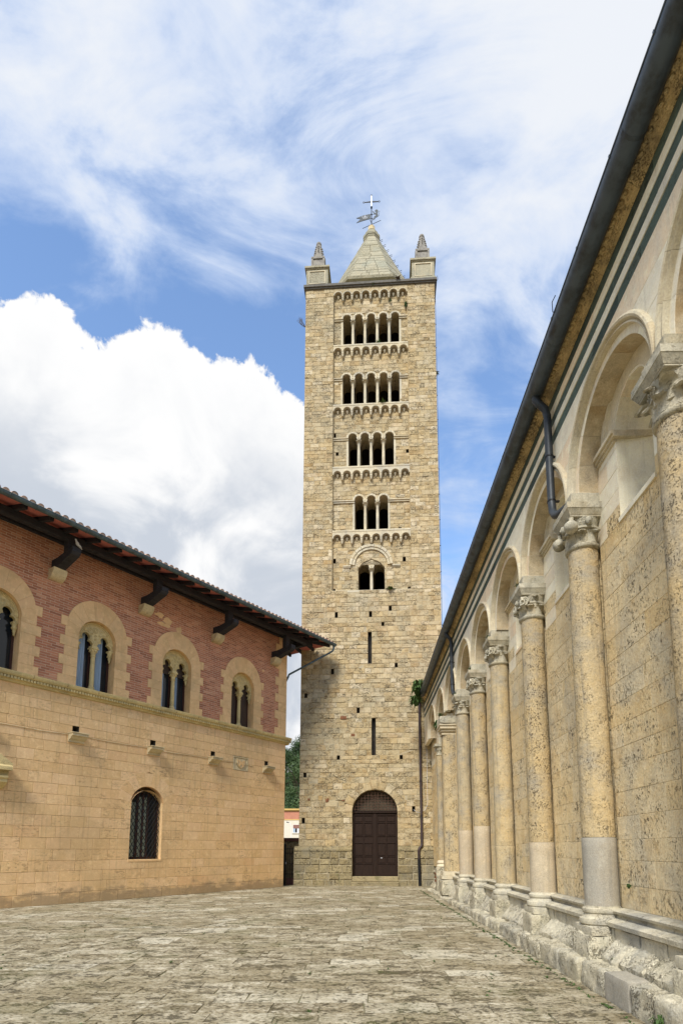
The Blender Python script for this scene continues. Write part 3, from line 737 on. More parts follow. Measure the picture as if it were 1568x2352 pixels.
def arched_tunnel(m, cx, hw, sill, spr, y0, y1, n=12, floor=True):
    fr = arcframes(cx, spr, sill, n)
    m.sweep([(hw, y0), (hw, y1)], fr, caps=False)
    if floor: m.add([(cx-hw, y0, sill), (cx+hw, y0, sill), (cx+hw, y1, sill), (cx-hw, y1, sill)], [(0,1,2,3)])
for ai, (sill, spr, cs, hw, top) in enumerate(arc):
    n = len(cs)
    # spandrel wall between lights
    ro = hw+.085 if n > 2 else hw
    if n > 2:
        # screen above springing, pierced by the lights
        P = [(cs[0]-hw-.1, spr-.02)]
        for c in cs:
            P += [(c-hw*cos(pi*k/10), spr+hw*sin(pi*k/10)) for k in range(11)]
        P += [(cs[-1]+hw+.1, spr-.02), (cs[-1]+hw+.1, spr+hw+.14), (cs[0]-hw-.1, spr+hw+.14)]
        one('arcade_spandrel', TOW, TW, lambda m: m.prism(P, PD+.02, PD+.55))
    else:
        P = [(-.66, spr-.02)]
        for c in cs: P += [(c-hw*cos(pi*k/10), spr+hw*sin(pi*k/10)) for k in range(11)]
        P += [(.65, spr-.02), (.65, spr+.02)]+[(-.005+.78*cos(pi*k/14), 15.3+.78*sin(pi*k/14)) for k in range(5, 10)]+[(-.66, spr+.02)]
        one('arcade_spandrel', TOW, TW, lambda m: m.prism(P, PD+.04, PD+.55))
    for c in cs:
        # arch ring of pale voussoirs
        if n > 2:
            for k in range(5):
                a0, a1 = pi*k/5, pi*(k+1)/5
                one('arch_stone', TRIM, TW, lambda m: m.piece(ringpoly(c, spr, hw, hw+.10, a0, a1, 3), PD-.05, PD+.1, .003, .006, 0, True))
        m = MB(); m.cur = random.random(); arched_tunnel(m, c, hw+.001, sill, spr, PD+.5, PD+1.15); m.build('window_vault', TOW, TW)
    # jambs
    xa, xb = cs[0]-hw, cs[-1]+hw
    for q0, q1 in ((xa-.10, xa-.001), (xb+.001, xb+.10)): one('jamb', TRIM if n > 2 else TOW, TW, lambda m: m.box(q0, q1, PD-.012, PD+.55, sill, spr-.16 if n > 2 else spr))
    # inner dark back wall with lower arched openings
    m = MB(); m.box(xa-.5, xb+.5, PD+1.16, PD+1.3, sill-.1, sill+.08); m.box(xa-.3, xb+.3, PD+.5, PD+1.16, sill-.2, sill-.002); m.build('window_floor', TOW, TW)
    # impost blocks, columns
    for i in range(n-1):
        x = (cs[i]+hw+cs[i+1]-hw)/2; w = (cs[i+1]-cs[i]-2*hw)/2
        zi = spr-.02; r = min(.085, w*.95)
        def col(m, x=x, w=w, zi=zi, r=r, sill=sill):
            hz = zi-.30-sill
            m.lathe([(r*1.25,0),(r*1.3,.03),(r*1.0,.07),(r*.84,.10),(r*.93,hz*.4),(r*.90,hz*.7),(r*.78,hz-.03),(r*.9,hz),(r*.8,hz+.02)], (x, PD+.14, sill+.001), 14)
        cobj = one('colonnette', TRIM, TW, col, 40)
        def cap(m, x=x, w=w, zi=zi, r=r):
            m.lathe([(r*.85,zi-.29),(r*.9,zi-.24),(r*1.05,zi-.2),(r*1.45,zi-.15)], (x, PD+.14, 0), 8)
            for s_ in (-1, 1):
                for q in (-1, 1): m.lathe([(.001,-.03),(.022,-.015),(.022,.015),(.001,.03)], (x+s_*r*.95, PD+.14+q*r*.95, zi-.165), 6)
            m.box(x-r*1.5, x+r*1.5, PD-.0, PD+.30, zi-.15, zi-.125)
            m.prism([(x-w*.75,zi-.125),(x+w*.75,zi-.125),(x+w*1.25,zi+.02),(x-w*1.25,zi+.02)], PD-.055, PD+.5)
            m.lathe([(.001,-.035),(.035,-.01),(.03,.02),(.001,.04)], (x, PD-.055, zi-.05), 6)
        one('capital', TRIM, cobj, cap, 40)
    # impost string courses
    if n > 2:
        zi = spr-.04
        for a, b in ((-PL+.003, xa-.02), (xb+.02, PL-.003)):
            one('impost_course', TRIM, TW, lambda m: (m.box(a, b, PD-.10, PD+.02, zi-.04, zi), m.box(a, b, PD-.055, PD+.02, zi-.12, zi-.04)))
            e0, e1 = (b, b+.022) if a < 0 else (a-.022, a)
            one('impost_block', TRIM, TW, lambda m: (m.box(e0, e1, PD-.10, PD+.5, zi-.04, zi), m.box(e0, e1, PD-.055, PD+.5, zi-.12, zi-.04)))
    else:
        for a, b in ((-1.40, -1.02), (1.02, 1.40)):
            one('impost_course', TRIM, TW, lambda m: (m.box(a, b, PD-.08, PD+.02, 15.50, 15.55), m.box(a, b, PD-.045, PD+.02, 15.45, 15.50)))
        for k in range(9):
            a0, a1 = pi*k/9, pi*(k+1)/9
            one('arch_stone', TRIM, TW, lambda m: (m.piece(ringpoly(-.02, 15.57, .80, .92, a0, a1, 3), PD-.06, PD+.1, .003, .008, 0, True), m.piece(ringpoly(-.02, 15.57, .92, 1.07, a0, a1, 3), PD-.10, PD+.1, .003, .02, 0, True)))
# sills and corbel tables
bands = [(30.75, None, 31.0), (27.45, 27.66, None), (24.05, 24.24, None), (20.52, 20.78, None), (17.10, 17.35, None)]
for crown, sill, _ in bands:
    top = sill if sill else 30.98
    n = 8; pitch = 2*PL/n; r = pitch*.5-.055; sp = crown-r
    P = [(-PL+.004, top)]; P += [(-PL+.004, sp)]
    for i in range(n):
        c = -PL + pitch*(i+.5)
        P += [(c-r*cos(pi*k/8), sp+r*sin(pi*k/8)) for k in range(9)]
    P += [(PL-.004, sp), (PL-.004, top)]
    band = one('corbel_table', TOW if not sill else TRIM, TW, lambda m: m.prism(P, -.006, PD+.02))
    for i in range(n):
        c = -PL + pitch*(i+.5)
        one('hood_moulding', TRIM, band, lambda m: m.sweep([(r+.052, -.004), (r+.048, -.04), (r+.012, -.04), (r+.004, -.004)], arcframes(c, sp, None, 10)), 30)
        one('heart_boss', TRIM, band, lambda m: m.lathe([(.005,-.11),(.05,-.02),(.085,.045),(.055,.075),(.01,.055)], (c, PD-.03, sp+.03), 8), 40)
    for i in range(1, n):
        c = -PL + pitch*i
        one('corbel', TRIM, band, lambda m: (m.prism([(-.02, sp+.0), (-.02, sp-.07), (.02, sp-.16), (PD+.01, sp-.18), (PD+.01, sp)], c-.055, c+.055, 'x'), m.prism([(.0, sp-.16), (.03, sp-.24), (PD+.01, sp-.25), (PD+.01, sp-.16)], c-.04, c+.04, 'x')))
    if sill:
        x = -PL+.004
        while x < PL-.05:
            w = min(random.uniform(.5,.9), PL-.004-x)
            one('sill_stone', TRIM, TW, lambda m: m.bbox_(x+.002, x+w-.002, -.022, PD+.5, sill-.10, sill-.001, .012)); x += w
one('sill_stone', TRIM, TW, lambda m: m.bbox_(-PL, PL, .01, PD+.5, 14.10, 14.215, .01))
# eaves cornice
one('cornice', LEAD, TW, lambda m: (m.box(XL-.10, XR+.13, -.13, 6.85, 31.07, 31.2), m.box(XL-.05, XR+.07, -.07, 6.78, 31.0, 31.07)))
# interior of the hidden shell is closed by the face; top terrace
one('terrace', SPIRE, TW, lambda m: m.box(XL, XR, 0, 6.7, 31.2, 31.26))
# corner pedestals with gothic pinnacles
def pinnacle():
    px, w = 0, .32
    ped = one('pinnacle_pedestal', SPIRE, TW, lambda m: (m.box(-.58,.58,-.58,.58,0,1.05), m.box(-.64,.64,-.64,.64,-.0,.10), m.box(-.62,.62,-.62,.62,1.05,1.10), m.box(-.67,.67,-.67,.67,1.10,1.20)))
    for x0, x1, z0, z1 in ((-.45,.45,.16,.2),(-.45,.45,.9,.95),(-.45,-.4,.2,.9),(.4,.45,.2,.9)):
        one('panel_moulding', TRIM, ped, lambda m: m.box(x0, x1, -.615, -.575, z0, z1))
    def body(m):
        m.box(-w, w, -w, w, 1.2, 2.0)
        for sx in (-1, 1):
            for sy in (-1, 1): m.box(sx*w-.05, sx*w+.05, sy*w-.05, sy*w+.05, 1.2, 2.1)
        for q in range(4):
            a = q*pi/2
            for p in ([(-.36,1.98),(.36,1.98),(0,2.36)],):
                V = []
                for y in (-.37, -.27):
                    for x, z in p: V.append((x*cos(a)-y*sin(a), x*sin(a)+y*cos(a), z))
                m.add(V, [(0,1,2),(5,4,3),(0,3,4,1),(1,4,5,2),(2,5,3,0)])
    b = one('pinnacle_shaft', PINN, ped, body)
    def spire(m):
        m.lathe([(.33,2.0),(.29,2.25),(.15,3.02),(.12,3.14),(.15,3.19),(.14,3.28),(.09,3.31)], (0,0,0), 8)
        for k in range(8):
            for j in range(6):
                a = k*pi/4; z = 2.2+j*.15; r = .33-j*.030
                m.lathe([(.01,-.045),(.045,-.01),(.03,.04),(.005,.05)], (r*cos(a), r*sin(a), z), 5)
    one('crocketed_spirelet', PINN, ped, spire)
    return ped
pin = pinnacle(); pin.location = (-2.80, .52, 31.12)
p2 = inst(pin, TW, (2.76, .52, 31.19))
pin.scale = (.98,.98,1.0)
for x in (-2.80, 2.76): inst(pin, TW, (x, 6.1, 31.22))
# octagonal spire
SC = (-0.02, 3.55)
oct_ = lambda ap: ap/cos(pi/8)
def octa(m, prof): m.lathe([(oct_(a), z) for a, z in prof], (SC[0], SC[1], 0), 8, pi/8, pi/8+2*pi)
one('spire_drum', SPIRE, TW, lambda m: octa(m, [(2.80,31.2),(2.80,32.15),(2.95,32.22),(2.98,32.36),(2.86,32.4)]))
st = []; zc = [32.40+i*.30 for i in range(19)]; zc = [z for z in zc if z < 37.9]+[37.9]
sp_m = MB()
def apo(z): return 2.80 + (0.44-2.80)*(z-32.4)/(37.9-32.4)
for i in range(len(zc)-1):
    za, zb = zc[i], zc[i+1]; a0, a1 = apo(za), apo(zb)
    for k in range(8):
        an = k*pi/4 - pi/2; wa, wb = a0*math.tan(pi/8), a1*math.tan(pi/8)
        nst = max(1, round(2*wa/.62)); cuts = [0]+sorted((j+random.uniform(-.2,.2))/nst for j in range(1, nst))+[1]
        for j in range(nst):
            sp_m.cur = random.random(); e = .006
            def P(u, a, w, z, out): 
                t = -w+2*w*u; return (SC[0]+(a+out)*cos(an)-t*sin(an), SC[1]+(a+out)*sin(an)+t*cos(an), z)
            u0, u1 = cuts[j], cuts[j+1]; o = random.uniform(0, .014)
            g0 = .006/max(wa, .05)
            A = [P(u0+g0, a0, wa, za+.008, o), P(u1-g0, a0, wa, za+.008, o), P(u1-g0, a1, wb, zb-.004, o), P(u0+g0, a1, wb, zb-.004, o)]
            Bk = [P(u0, a0, wa, za, -.05), P(u1, a0, wa, za, -.05), P(u1, a1, wb, zb, -.05), P(u0, a1, wb, zb, -.05)]
            F = [(0,1,2,3),(1,0,4,5),(2,1,5,6),(3,2,6,7),(0,3,7,4)]
            if k in (0, 1, 7, 6) and k != 6 or k == 0:
                q = MB(); q.cur = sp_m.cur; q.add(A+Bk, F); q.build('spire_stone', SPIRE, TW)
            else: sp_m.add(A+Bk, F)
sp_m.build('spire_masonry', SPIRE, TW, kind='stuff')
one('spire_core', MORT, TW, lambda m: octa(m, [(2.77,32.3),(.41,37.9)]))
one('spire_cap', SPIRE, TW, lambda m: octa(m, [(.42,37.86),(.47,37.95),(.47,38.02),(.50,38.05),(.50,38.2),(.36,38.42),(.36,38.5),(.20,38.68)]))
one('finial', CORB, TW, lambda m: octa(m, [(.15,38.68),(.20,38.74),(.20,38.98),(.16,39.0),(.12,39.08)]))
m = MB()
for i in range(8):
    z = 37.7-i*.45; r = apo(z); x = SC[0]+r*cos(-pi/8)*1.02; y = SC[1]+r*sin(-pi/8)*1.02
    m.tube([(x, y-.1, z), (x+.16, y-.16, z), (x+.16, y-.16, z-.12), (x, y-.1, z-.12)], .012, 5)
m.build('climbing_rungs', IRON, TW)
# lightning conductor along the right corner
m = MB(); m.tube([(XR+.03, -.03, z) for z in (0.5, 4, 8, 12, 16, 20, 24, 28, 30.9)]+[(XR+.18,-.1,31.1),(XR+.15,-.1,31.3)], .009, 5)
for k in range(22): m.box(XR, XR+.045, -.045, -.015, 1.5+k*1.35, 1.53+k*1.35)
m.build('lightning_conductor', IRON, TW)

# door
m = MB(); m.sweep([(1.039, .0), (1.039, .42)], arcframes(.11, 3.40, .5, 28), caps=False)
m.build('door_reveal', TOW, TW)
arch_o = [(.11+1.04*cos(a), 3.40+1.04*sin(a)) for a in [0]]
for k in range(11):
    a0, a1 = pi*k/11, pi*(k+1)/11
    one('door_voussoir', TOW, TW, lambda m: m.piece(ringpoly(.11, 3.40, 1.035, 1.40+(.08 if k % 2 else 0), a0, a1, 3), -.022, .1, .006, .012, .006, True))
one('door_step', TOWB, TW, lambda m: m.bbox_(-.95, 1.19, -.34, .3, .0, .24, .02))
one('door_step', TOWB, TW, lambda m: m.bbox_(-.93, 1.16, -.16, .3, .242, .47, .02))
DR = one('wooden_door', DOORW, TW, lambda m: (m.box(-.93, .105, .30, .36, .48, 3.36), m.box(.115, 1.15, .30, .36, .48, 3.36)))
def leafparts(s0, s1):
    L = s1-s0
    one('door_frame_rail', DOORW, DR, lambda m: (m.bbox_(s0, s0+.10, .262, .30, .48, 3.36, .012), m.bbox_(s1-.10, s1, .262, .30, .48, 3.36, .012), m.bbox_(s0+.10, s1-.10, .264, .30, 3.24, 3.36, .012), m.bbox_(s0+.10, s1-.10, .264, .30, .48, .98, .012)))
    for z in (1.02, 1.37, 1.98, 2.30, 2.92): one('door_rail', DOORW, DR, lambda m: m.bbox_(s0+.10, s1-.10, .272, .30, z-.022, z+.022, .008))
    one('door_stile', DOORW, DR, lambda m: m.bbox_((s0+s1)/2-.025, (s0+s1)/2+.025, .274, .30, .98, 3.24, .008))
    for i, (z0, z1) in enumerate(((1.045,1.345),(1.395,1.955),(2.325,2.895),(2.945,3.22))):
        for xa, xb in ((s0+.13, (s0+s1)/2-.05), ((s0+s1)/2+.05, s1-.13)):
            one('door_panel', DOORW, DR, lambda m: m.bbox_(xa, xb, .280, .30, z0+.02, z1-.02, .014))
leafparts(-.93, .10); leafparts(.12, 1.15)
one('meeting_stile', DOORW, DR, lambda m: (m.bbox_(.03, .17, .245, .262, .48, 3.36, .01),))
m = MB()
for k in range(24):
    for x in (.055, .145): m.lathe([(.012,-.006),(.012,.006)], (x, .243, .6+k*.115), 5)
m.build('iron_stud', IRON, DR, kind='stuff')
one('letter_label', WHITEM, DR, lambda m: m.box(.36, .44, .276, .28, 1.29, 1.31))
one('transom', DOORW, TW, lambda m: m.bbox_(-.93, 1.15, .20, .36, 3.36, 3.47, .012))
GR = MB()
for k in range(-6, 7):
    x = .11+k*.155; h = sqrt(max(0, 1.03**2-(x-.11)**2)); GR.tube([(x,.14,3.47),(x,.14,3.40+h)], .012, 5)
for k in range(1, 8):
    z = 3.40+k*.13; h = sqrt(max(0, 1.03**2-(z-3.40)**2)); GR.tube([(.11-h,.15,z),(.11+h,.15,z)], .012, 5)
GR.build('fanlight_grille', RUST, TW)
one('grille_star', RUST, TW, lambda m: [m.tube([(.11+.16*cos(a),.12,4.02+.16*sin(a)),(.11+.07*cos(a+pi/8),.12,4.02+.07*sin(a+pi/8)),(.11+.16*cos(a+pi/4),.12,4.02+.16*sin(a+pi/4))], .01, 5) for a in [k*pi/4 for k in range(8)]])
one('fanlight_back', VOID, TW, lambda m: m.prism([(-.93,3.4),(1.15,3.4)]+[(.11+1.04*cos(pi*k/16), 3.40+1.04*sin(pi*k/16)) for k in range(1,16)], .42, .44))
# electric conduit by the door
one('grey_conduit', WHITEM, TW, lambda m: m.tube([(1.89,.05,3.5),(1.95,-.03,3.45),(2.05,-.03,3.38),(2.2,-.03,3.36),(2.42,-.03,3.5),(2.53,-.03,3.75),(2.53,-.03,8.8)], .006, 5), 50)
# infill bricks in the lower wall
BB = [(-1.35,3.97,.07,.055),(-1.02,3.95,.07,.055),(-2.12,3.93,.05,.07),(-2.95,3.99,.05,.05),(-.9,7.02,.09,.06),(-1.35,7.86,.14,.08),(-2.06,3.97,.04,.08)]
for x, z, w, h in BB: one('infill_brick', OLDB, TW, lambda m: m.bbox_(x-w, x+w, -.016, .05, z-h, z+h, .006))

# weathervane with cross, banner and lion
VN = bpy.data.objects.new('weathervane', None); COL.objects.link(VN)
VN.matrix_world = TW.matrix_world @ Matrix.Translation((SC[0], SC[1], 39.05)); 
tag(VN, 'black iron weathervane with cross, swallow tailed banner and lion on the spire tip', 'weathervane')
one('mast', IRON, VN, lambda m: (m.tube([(0,0,0),(0,0,1.45)], [.03,.024], 8), m.lathe([(.02,0),(.06,.03),(.03,.06),(.06,.10),(.02,.13)], (0,0,1.32), 8), m.lathe([(.02,0),(.05,.02),(.05,.05),(.02,.07)], (0,0,.86), 8), m.lathe([(.02,0),(.045,.02),(.045,.05),(.02,.07)], (0,0,.58), 8)), 40)
CR = one('cross', WHITEM, VN, lambda m: m.box(-.035,.035,-.02,.02,1.45,2.22))
one('cross_arm', IRON, CR, lambda m: m.prism([(-.42,1.765),(-.42,1.795),(0,1.835),(.42,1.80),(.42,1.76),(0,1.755)], -.015, .015))
def ringm(m, cx, cz, R=.05, r=.014):
    m.tube([(cx+R*cos(a), 0, cz+R*sin(a)) for a in [2*pi*k/10 for k in range(11)]], r, 5)
one('cross_ring', IRON, CR, lambda m: (ringm(m, -.47, 1.78), ringm(m, .47, 1.78), ringm(m, 0, 2.24)))
one('banner', STEEL, VN, lambda m: m.prism([(-.06,.93),(-.5,.86),(-.93,.70),(-.66,.62),(-.92,.36),(-.6,.46),(-.06,.60)], -.012, .012))
one('banner_shield', WHITEM, VN, lambda m: (m.tube([(-.56,-.016,.80),(-.24,-.016,.87),(-.24,-.016,.72),(-.30,-.016,.62),(-.39,-.016,.57),(-.49,-.016,.62),(-.55,-.016,.70),(-.56,-.016,.80)], .010, 5),
    m.tube([(-.50,-.016,.66),(-.46,-.016,.72),(-.44,-.016,.80)], .012, 5), m.tube([(-.43,-.016,.62),(-.41,-.016,.72),(-.38,-.016,.80),(-.40,-.016,.84)], .014, 5), m.tube([(-.35,-.016,.62),(-.37,-.016,.70),(-.33,-.016,.78)], .012, 5), m.tube([(-.29,-.016,.66),(-.31,-.016,.72)], .012, 5)))
lion = [(.06,1.13),(.10,1.15),(.16,1.04),(.22,1.00),(.29,1.05),(.26,1.12),(.20,1.12),(.21,1.17),(.27,1.24),(.36,1.22),(.40,1.16),(.38,1.05),(.36,.96),(.40,.86),(.38,.74),(.28,.68),(.24,.70),(.22,.60),(.12,.55),(.10,.51),(.07,.52),(.08,.57),(.17,.64),(.16,.76),(.20,.80),(.25,.80),(.27,.86),(.22,.92),(.18,.91),(.14,.99)]
one('lion_figure', STEEL, VN, lambda m: (m.prism([(x, z-.02) for x, z in lion], -.012, .012), m.tube([(.38,0,.74),(.46,0,.80),(.47,0,.92),(.42,0,1.02),(.45,0,1.11),(.50,0,1.10),(.49,0,1.04)], .010, 5)))
one('pointer_rod', IRON, VN, lambda m: (m.tube([(-.55,0,-.05),(.56,0,.44)], .014, 6), m.tube([(0,0,.9),(.25,0,.90)], .01, 5), m.tube([(0,0,.6),(.25,0,.68)], .01, 5), m.tube([(-.22,0,.9),(-.14,0,.6),(0,0,.28)], .012, 5)))

# plants growing on the tower
def plant(name, loc, r, h, n, label, seed, droop=.6, mat=LEAF, petals=0):
    rn = random.Random(seed); m = MB()
    tuft(m, 0, 0, 0, r, h, n, rn, droop); tuft(m, 0, 0, h*.25, r*.7, h*.8, n//2, rn, droop)
    o = m.build(name, mat); o.location = loc; tag(o, label, 'plant')
    for k in range(petals):
        q = MB(); x, y, z = rn.uniform(-r, r)*.8, rn.uniform(-r, r)*.5, h*rn.uniform(.6, 1.05)
        q.lathe([(.005,-.02),(.035,0),(.02,.03)], (x, y, z), 6); q.build('flower', PETAL, o)
    return o
def TWp(x, y, z): return TW.matrix_world @ Vector((x, y, z))
plant('wall_plant', TWp(.12, PD+.1, 27.66), .16, .30, 22, 'flowering tuft in the third light of the topmost arcade', 1, petals=2)
plant('wall_plant', TWp(.42, PD-.0, 27.66), .20, .34, 22, 'yellow flowering tuft by the third column of the topmost arcade', 2, petals=4)
rn = random.Random(3); m = MB()
for k in range(9):
    a = rn.uniform(pi*.6, pi*1.15); L = rn.uniform(.35, .65); m.tube([(0,0,0),(cos(a)*L*.5,-.05,sin(a)*L*.5+.05),(cos(a)*L,-.05+rn.uniform(-.1,.1),sin(a)*L*.8+.25)], [.010,.007,.003], 4)
    for j in range(3): m.tube([(cos(a)*L*.6,-.05,sin(a)*L*.6+.1),(cos(a)*L*.6+rn.uniform(-.15,.05),-.05,sin(a)*L*.6+.1+rn.uniform(.05,.25))], .004, 4)
o = m.build('twiggy_bush', BARK); o.location = TWp(XL, .2, 29.0); tag(o, 'thin leafless bush sprouting from the left edge of the tower', 'plant')
plant('wall_plant', TWp(XR+.02, .3, 25.9), .22, .2, 22, 'small tuft on the right edge of the tower', 4)
plant('wall_plant', TWp(1.84, .05, 29.72), .14, .32, 30, 'dark green fern at the right end of the top arcade', 5, .9)
plant('wall_plant', TWp(.15, -.05, 31.0), .14, .14, 20, 'green tuft under the tower cornice', 6, 1.2)
plant('wall_plant', TWp(1.45, -.12, 31.2), .22, .10, 26, 'dry tuft hanging over the tower cornice', 7, 1.8, mat=BARK)
plant('wall_plant', TWp(1.05, .05, 30.1), .11, .16, 18, 'small fern below the corbels of the top storey', 8, 1.0)
plant('wall_plant', TWp(.65, .02, 24.22), .3, .10, 26, 'low green cushion on the sill of the second arcade from the top', 9, 1.4)
plant('wall_plant', TWp(.9, .02, 14.18), .4, .08, 26, 'low moss cushion on the sill of the two light window', 10, 1.4)

# ================================================================== PALACE (left)
pd = Vector((0.56524, 0.82493, 0)); pn = Vector((-0.82493, 0.56524, 0))
PA = root('palace', (-3.27, 26.415, 0), pd, pn, 'ochre stone and red brick palace with arched twin windows on the left of the square', 'palace')
PXL = -17.5
Rr = random.Random(21); random.seed(21)
one('palace_wall', PALS, PA, lambda m: (m.box(PXL, -.02, .55, 9.0, 0, 11.9)))
m = MB(); m.box(-.02, 0.0, .0, 9.0, 0, 6.6); m.box(-.02, 0.0, 0, 9.0, 6.88, 11.8); m.build('side_wall', PALS, PA)
wins = [2.82, 6.30, 9.58, 12.72, 15.9]
holes = [(-1.26, 5.48), (-4.38, 5.50), (-7.22, 5.50), (-10.13, 5.53), (-13.0, 5.53)]
hops = [Op(x-.11, x+.11, z-.15, z+.15) for x, z in holes]
lw = Op(-7.98, -6.68, 1.33, 3.8, spring=3.35, r=.706, cz=3.07)
def vous(z):
    if z < 3.05: return None
    if z < 3.5: return (-7.33-1.03, -7.33+1.03)
    q = 1.10**2-(z-3.28)**2
    return (-7.33-sqrt(q), -7.33+sqrt(q)) if q > 0 else None
class LW:
    pass
lwo = Op(-8.4, -6.2, 1.33, 4.4, fn=lambda z: (lw.at(z) if z < 3.05 else vous(z)) if z > 1.33 else None)
sho = Op(-3.27, -2.40, 5.02, 5.61)
st = []
zs = courses(0, 6.58, .30, .335, snaps=[1.33, 3.05, 5.02, 5.34, 5.62])
masonry(PA, PALS, MORTP, PXL, 0.0, zs, [lwo, sho]+hops, 0.0, .22, (.50, .86), g=.0035, c=.006, jit=.0012, proud=.002, name='ashlar', stash=st, rec=.010)
rest(PA, emit(PA, st), 'ashlar_masonry')
for o in hops: hole(PA, o.cx, (o.z0+o.z1)/2, .11, (o.z1-o.z0)/2, .006, 'beam_hole', VOID, .3)  # hole lining coloured dark to read as shaded inside
for k in range(9):
    a0, a1 = radians(8)+(pi-radians(16))*k/9, radians(8)+(pi-radians(16))*(k+1)/9
    one('arch_stone', PALS, PA, lambda m: m.piece(ringpoly(-7.33, 3.22, .66+.03, 1.18+(.04 if k % 2 else 0), a0, a1, 3), -.004, .2, .0025, .004, .001, True))
for s_ in (-1, 1): one('arch_stone', PALS, PA, lambda m: m.box(*(sorted((-7.33+s_*.645, -7.33+s_*1.04))), -.001, .2, 3.052, 3.36))
# window in the ground floor
m = MB(); m.sweep([(.706, .0), (.706, .36)], arcframes(-7.33, 3.07, None, 18, math.asin(.28/.706), pi-math.asin(.28/.706)), caps=False)
for x in (-7.98, -6.68): m.box(x-(.02 if x < -7 else 0), x+(.02 if x > -7 else 0), .004, .36, 1.33, 3.36)
m.build('window_reveal', PALT, PA)
one('window_sill', PALT, PA, lambda m: m.bbox_(-8.02, -6.64, -.01, .36, 1.25, 1.335, .01))
LWN = one('barred_window', FRAMEW, PA, lambda m: (m.box(-7.98,-7.90,.26,.30,1.33,3.5), m.box(-6.76,-6.68,.26,.30,1.33,3.5), m.box(-7.37,-7.29,.25,.30,1.33,3.7), m.box(-7.98,-6.68,.26,.30,1.33,1.42), m.box(-7.60,-7.50,.26,.30,1.33,3.7), m.box(-7.16,-7.08,.26,.30,1.33,3.7)))
one('pane', GLASS, LWN, lambda m: m.box(-7.98,-6.68,.285,.289,1.33,3.79))
one('curtain', CURT2, LWN, lambda m: m.box(-7.49,-7.17,.274,.278,1.42,3.55))
one('curtain', CURT2, LWN, lambda m: m.box(-7.86,-7.62,.274,.278,1.42,3.35))
def clipbar(m, a, b):
    pts = [(a[0]+(b[0]-a[0])*i/40, a[1]+(b[1]-a[1])*i/40) for i in range(41)]
    ins = [p for p in pts if -7.97 < p[0] < -6.69 and 1.34 < p[1] < 3.07+sqrt(max(0, .70**2-(p[0]+7.33)**2))]
    if len(ins) > 1: m.tube([(ins[0][0], .13, ins[0][1]), (ins[-1][0], .13, ins[-1][1])], .0115, 5)
m = MB()
for k in range(-9, 14):
    z = 1.33+k*.235
    clipbar(m, (-7.98, z), (-6.68, z+2.0)); clipbar(m, (-6.68, z), (-7.98, z+2.0))
m.build('lattice_grille', IRON, LWN, kind='stuff')

# shelves under the beam holes
for i, (x, z) in enumerate(holes):
    xx = x+.02
    sh = one('stone_shelf', CORB, PA, lambda m: m.prism([(-.28,5.34),(-.28,5.27),(-.20,5.24),(-.16,5.19),(-.06,5.14),(-.05,5.08),(.0,5.08),(.0,5.34)], xx-.26, xx+.26, 'x'))
    one('shelf_top', CORB, sh, lambda m: m.bbox_(xx-.28, xx+.28, -.31, .0, 5.342, 5.375, .006))
# coat of arms
shp = one('shield_panel', CORB, PA, lambda m: m.box(-3.265, -2.405, .02, .2, 5.025, 5.605))
for b_ in ((-3.265,-2.405,5.56,5.605),(-3.265,-2.405,5.025,5.065),(-3.265,-3.225,5.065,5.56),(-2.445,-2.405,5.065,5.56)): one('panel_border', CORB, shp, lambda m: m.box(b_[0], b_[1], -.014, .02, b_[2], b_[3]))
one('carved_shield', CORB, shp, lambda m: m.prism([(-3.08,5.52),(-3.08,5.34),(-3.0,5.2),(-2.835,5.09),(-2.67,5.2),(-2.59,5.34),(-2.59,5.52),(-2.835,5.49)], -.02, .02))
one('carved_beast', PALT, shp, lambda m: (m.prism([(-2.98,5.43),(-2.93,5.46),(-2.90,5.40),(-2.75,5.40),(-2.70,5.46),(-2.66,5.42),(-2.70,5.30),(-2.74,5.18),(-2.78,5.26),(-2.86,5.28),(-2.90,5.18),(-2.94,5.22),(-2.93,5.34)], -.045, -.02), m.tube([(-3.04,-.03,5.47),(-3.04,-.03,5.33),(-2.98,-.03,5.22),(-2.835,-.03,5.13),(-2.69,-.03,5.22),(-2.63,-.03,5.33),(-2.63,-.03,5.47)], .012, 5)))
# cable
m = MB(); m.tube([(PXL+i*.7, -.016, 5.30+.02*sin(i*1.9)+.012*sin(i*.7)) for i in range(int((17.5-1.2)/.7))], .011, 5); m.build('wall_cable', CORB, PA, 60)

# string cornice
crn = one('string_cornice', CARV, PA, lambda m: m.prism([(-.0,6.58),(-.05,6.60),(-.06,6.655),(-.10,6.67),(-.10,6.74),(-.17,6.76),(-.20,6.80),(-.22,6.86),(-.22,6.885),(-.03,6.90),(.25,6.90),(.25,6.58)], PXL, .21, 'x'))
m = MB(); x = PXL
while x < .18: m.cur = random.random(); m.box(x, x+.065, -.152, -.08, 6.672, 6.745); x += .095
m.build('dentil', CARV, crn, kind='stuff')
for i in range(17):
    x = PXL+.6+i*1.05
    one('cornice_joint', MORTP, crn, lambda m: m.box(x, x+.008, -.223, -.05, 6.78, 6.889))

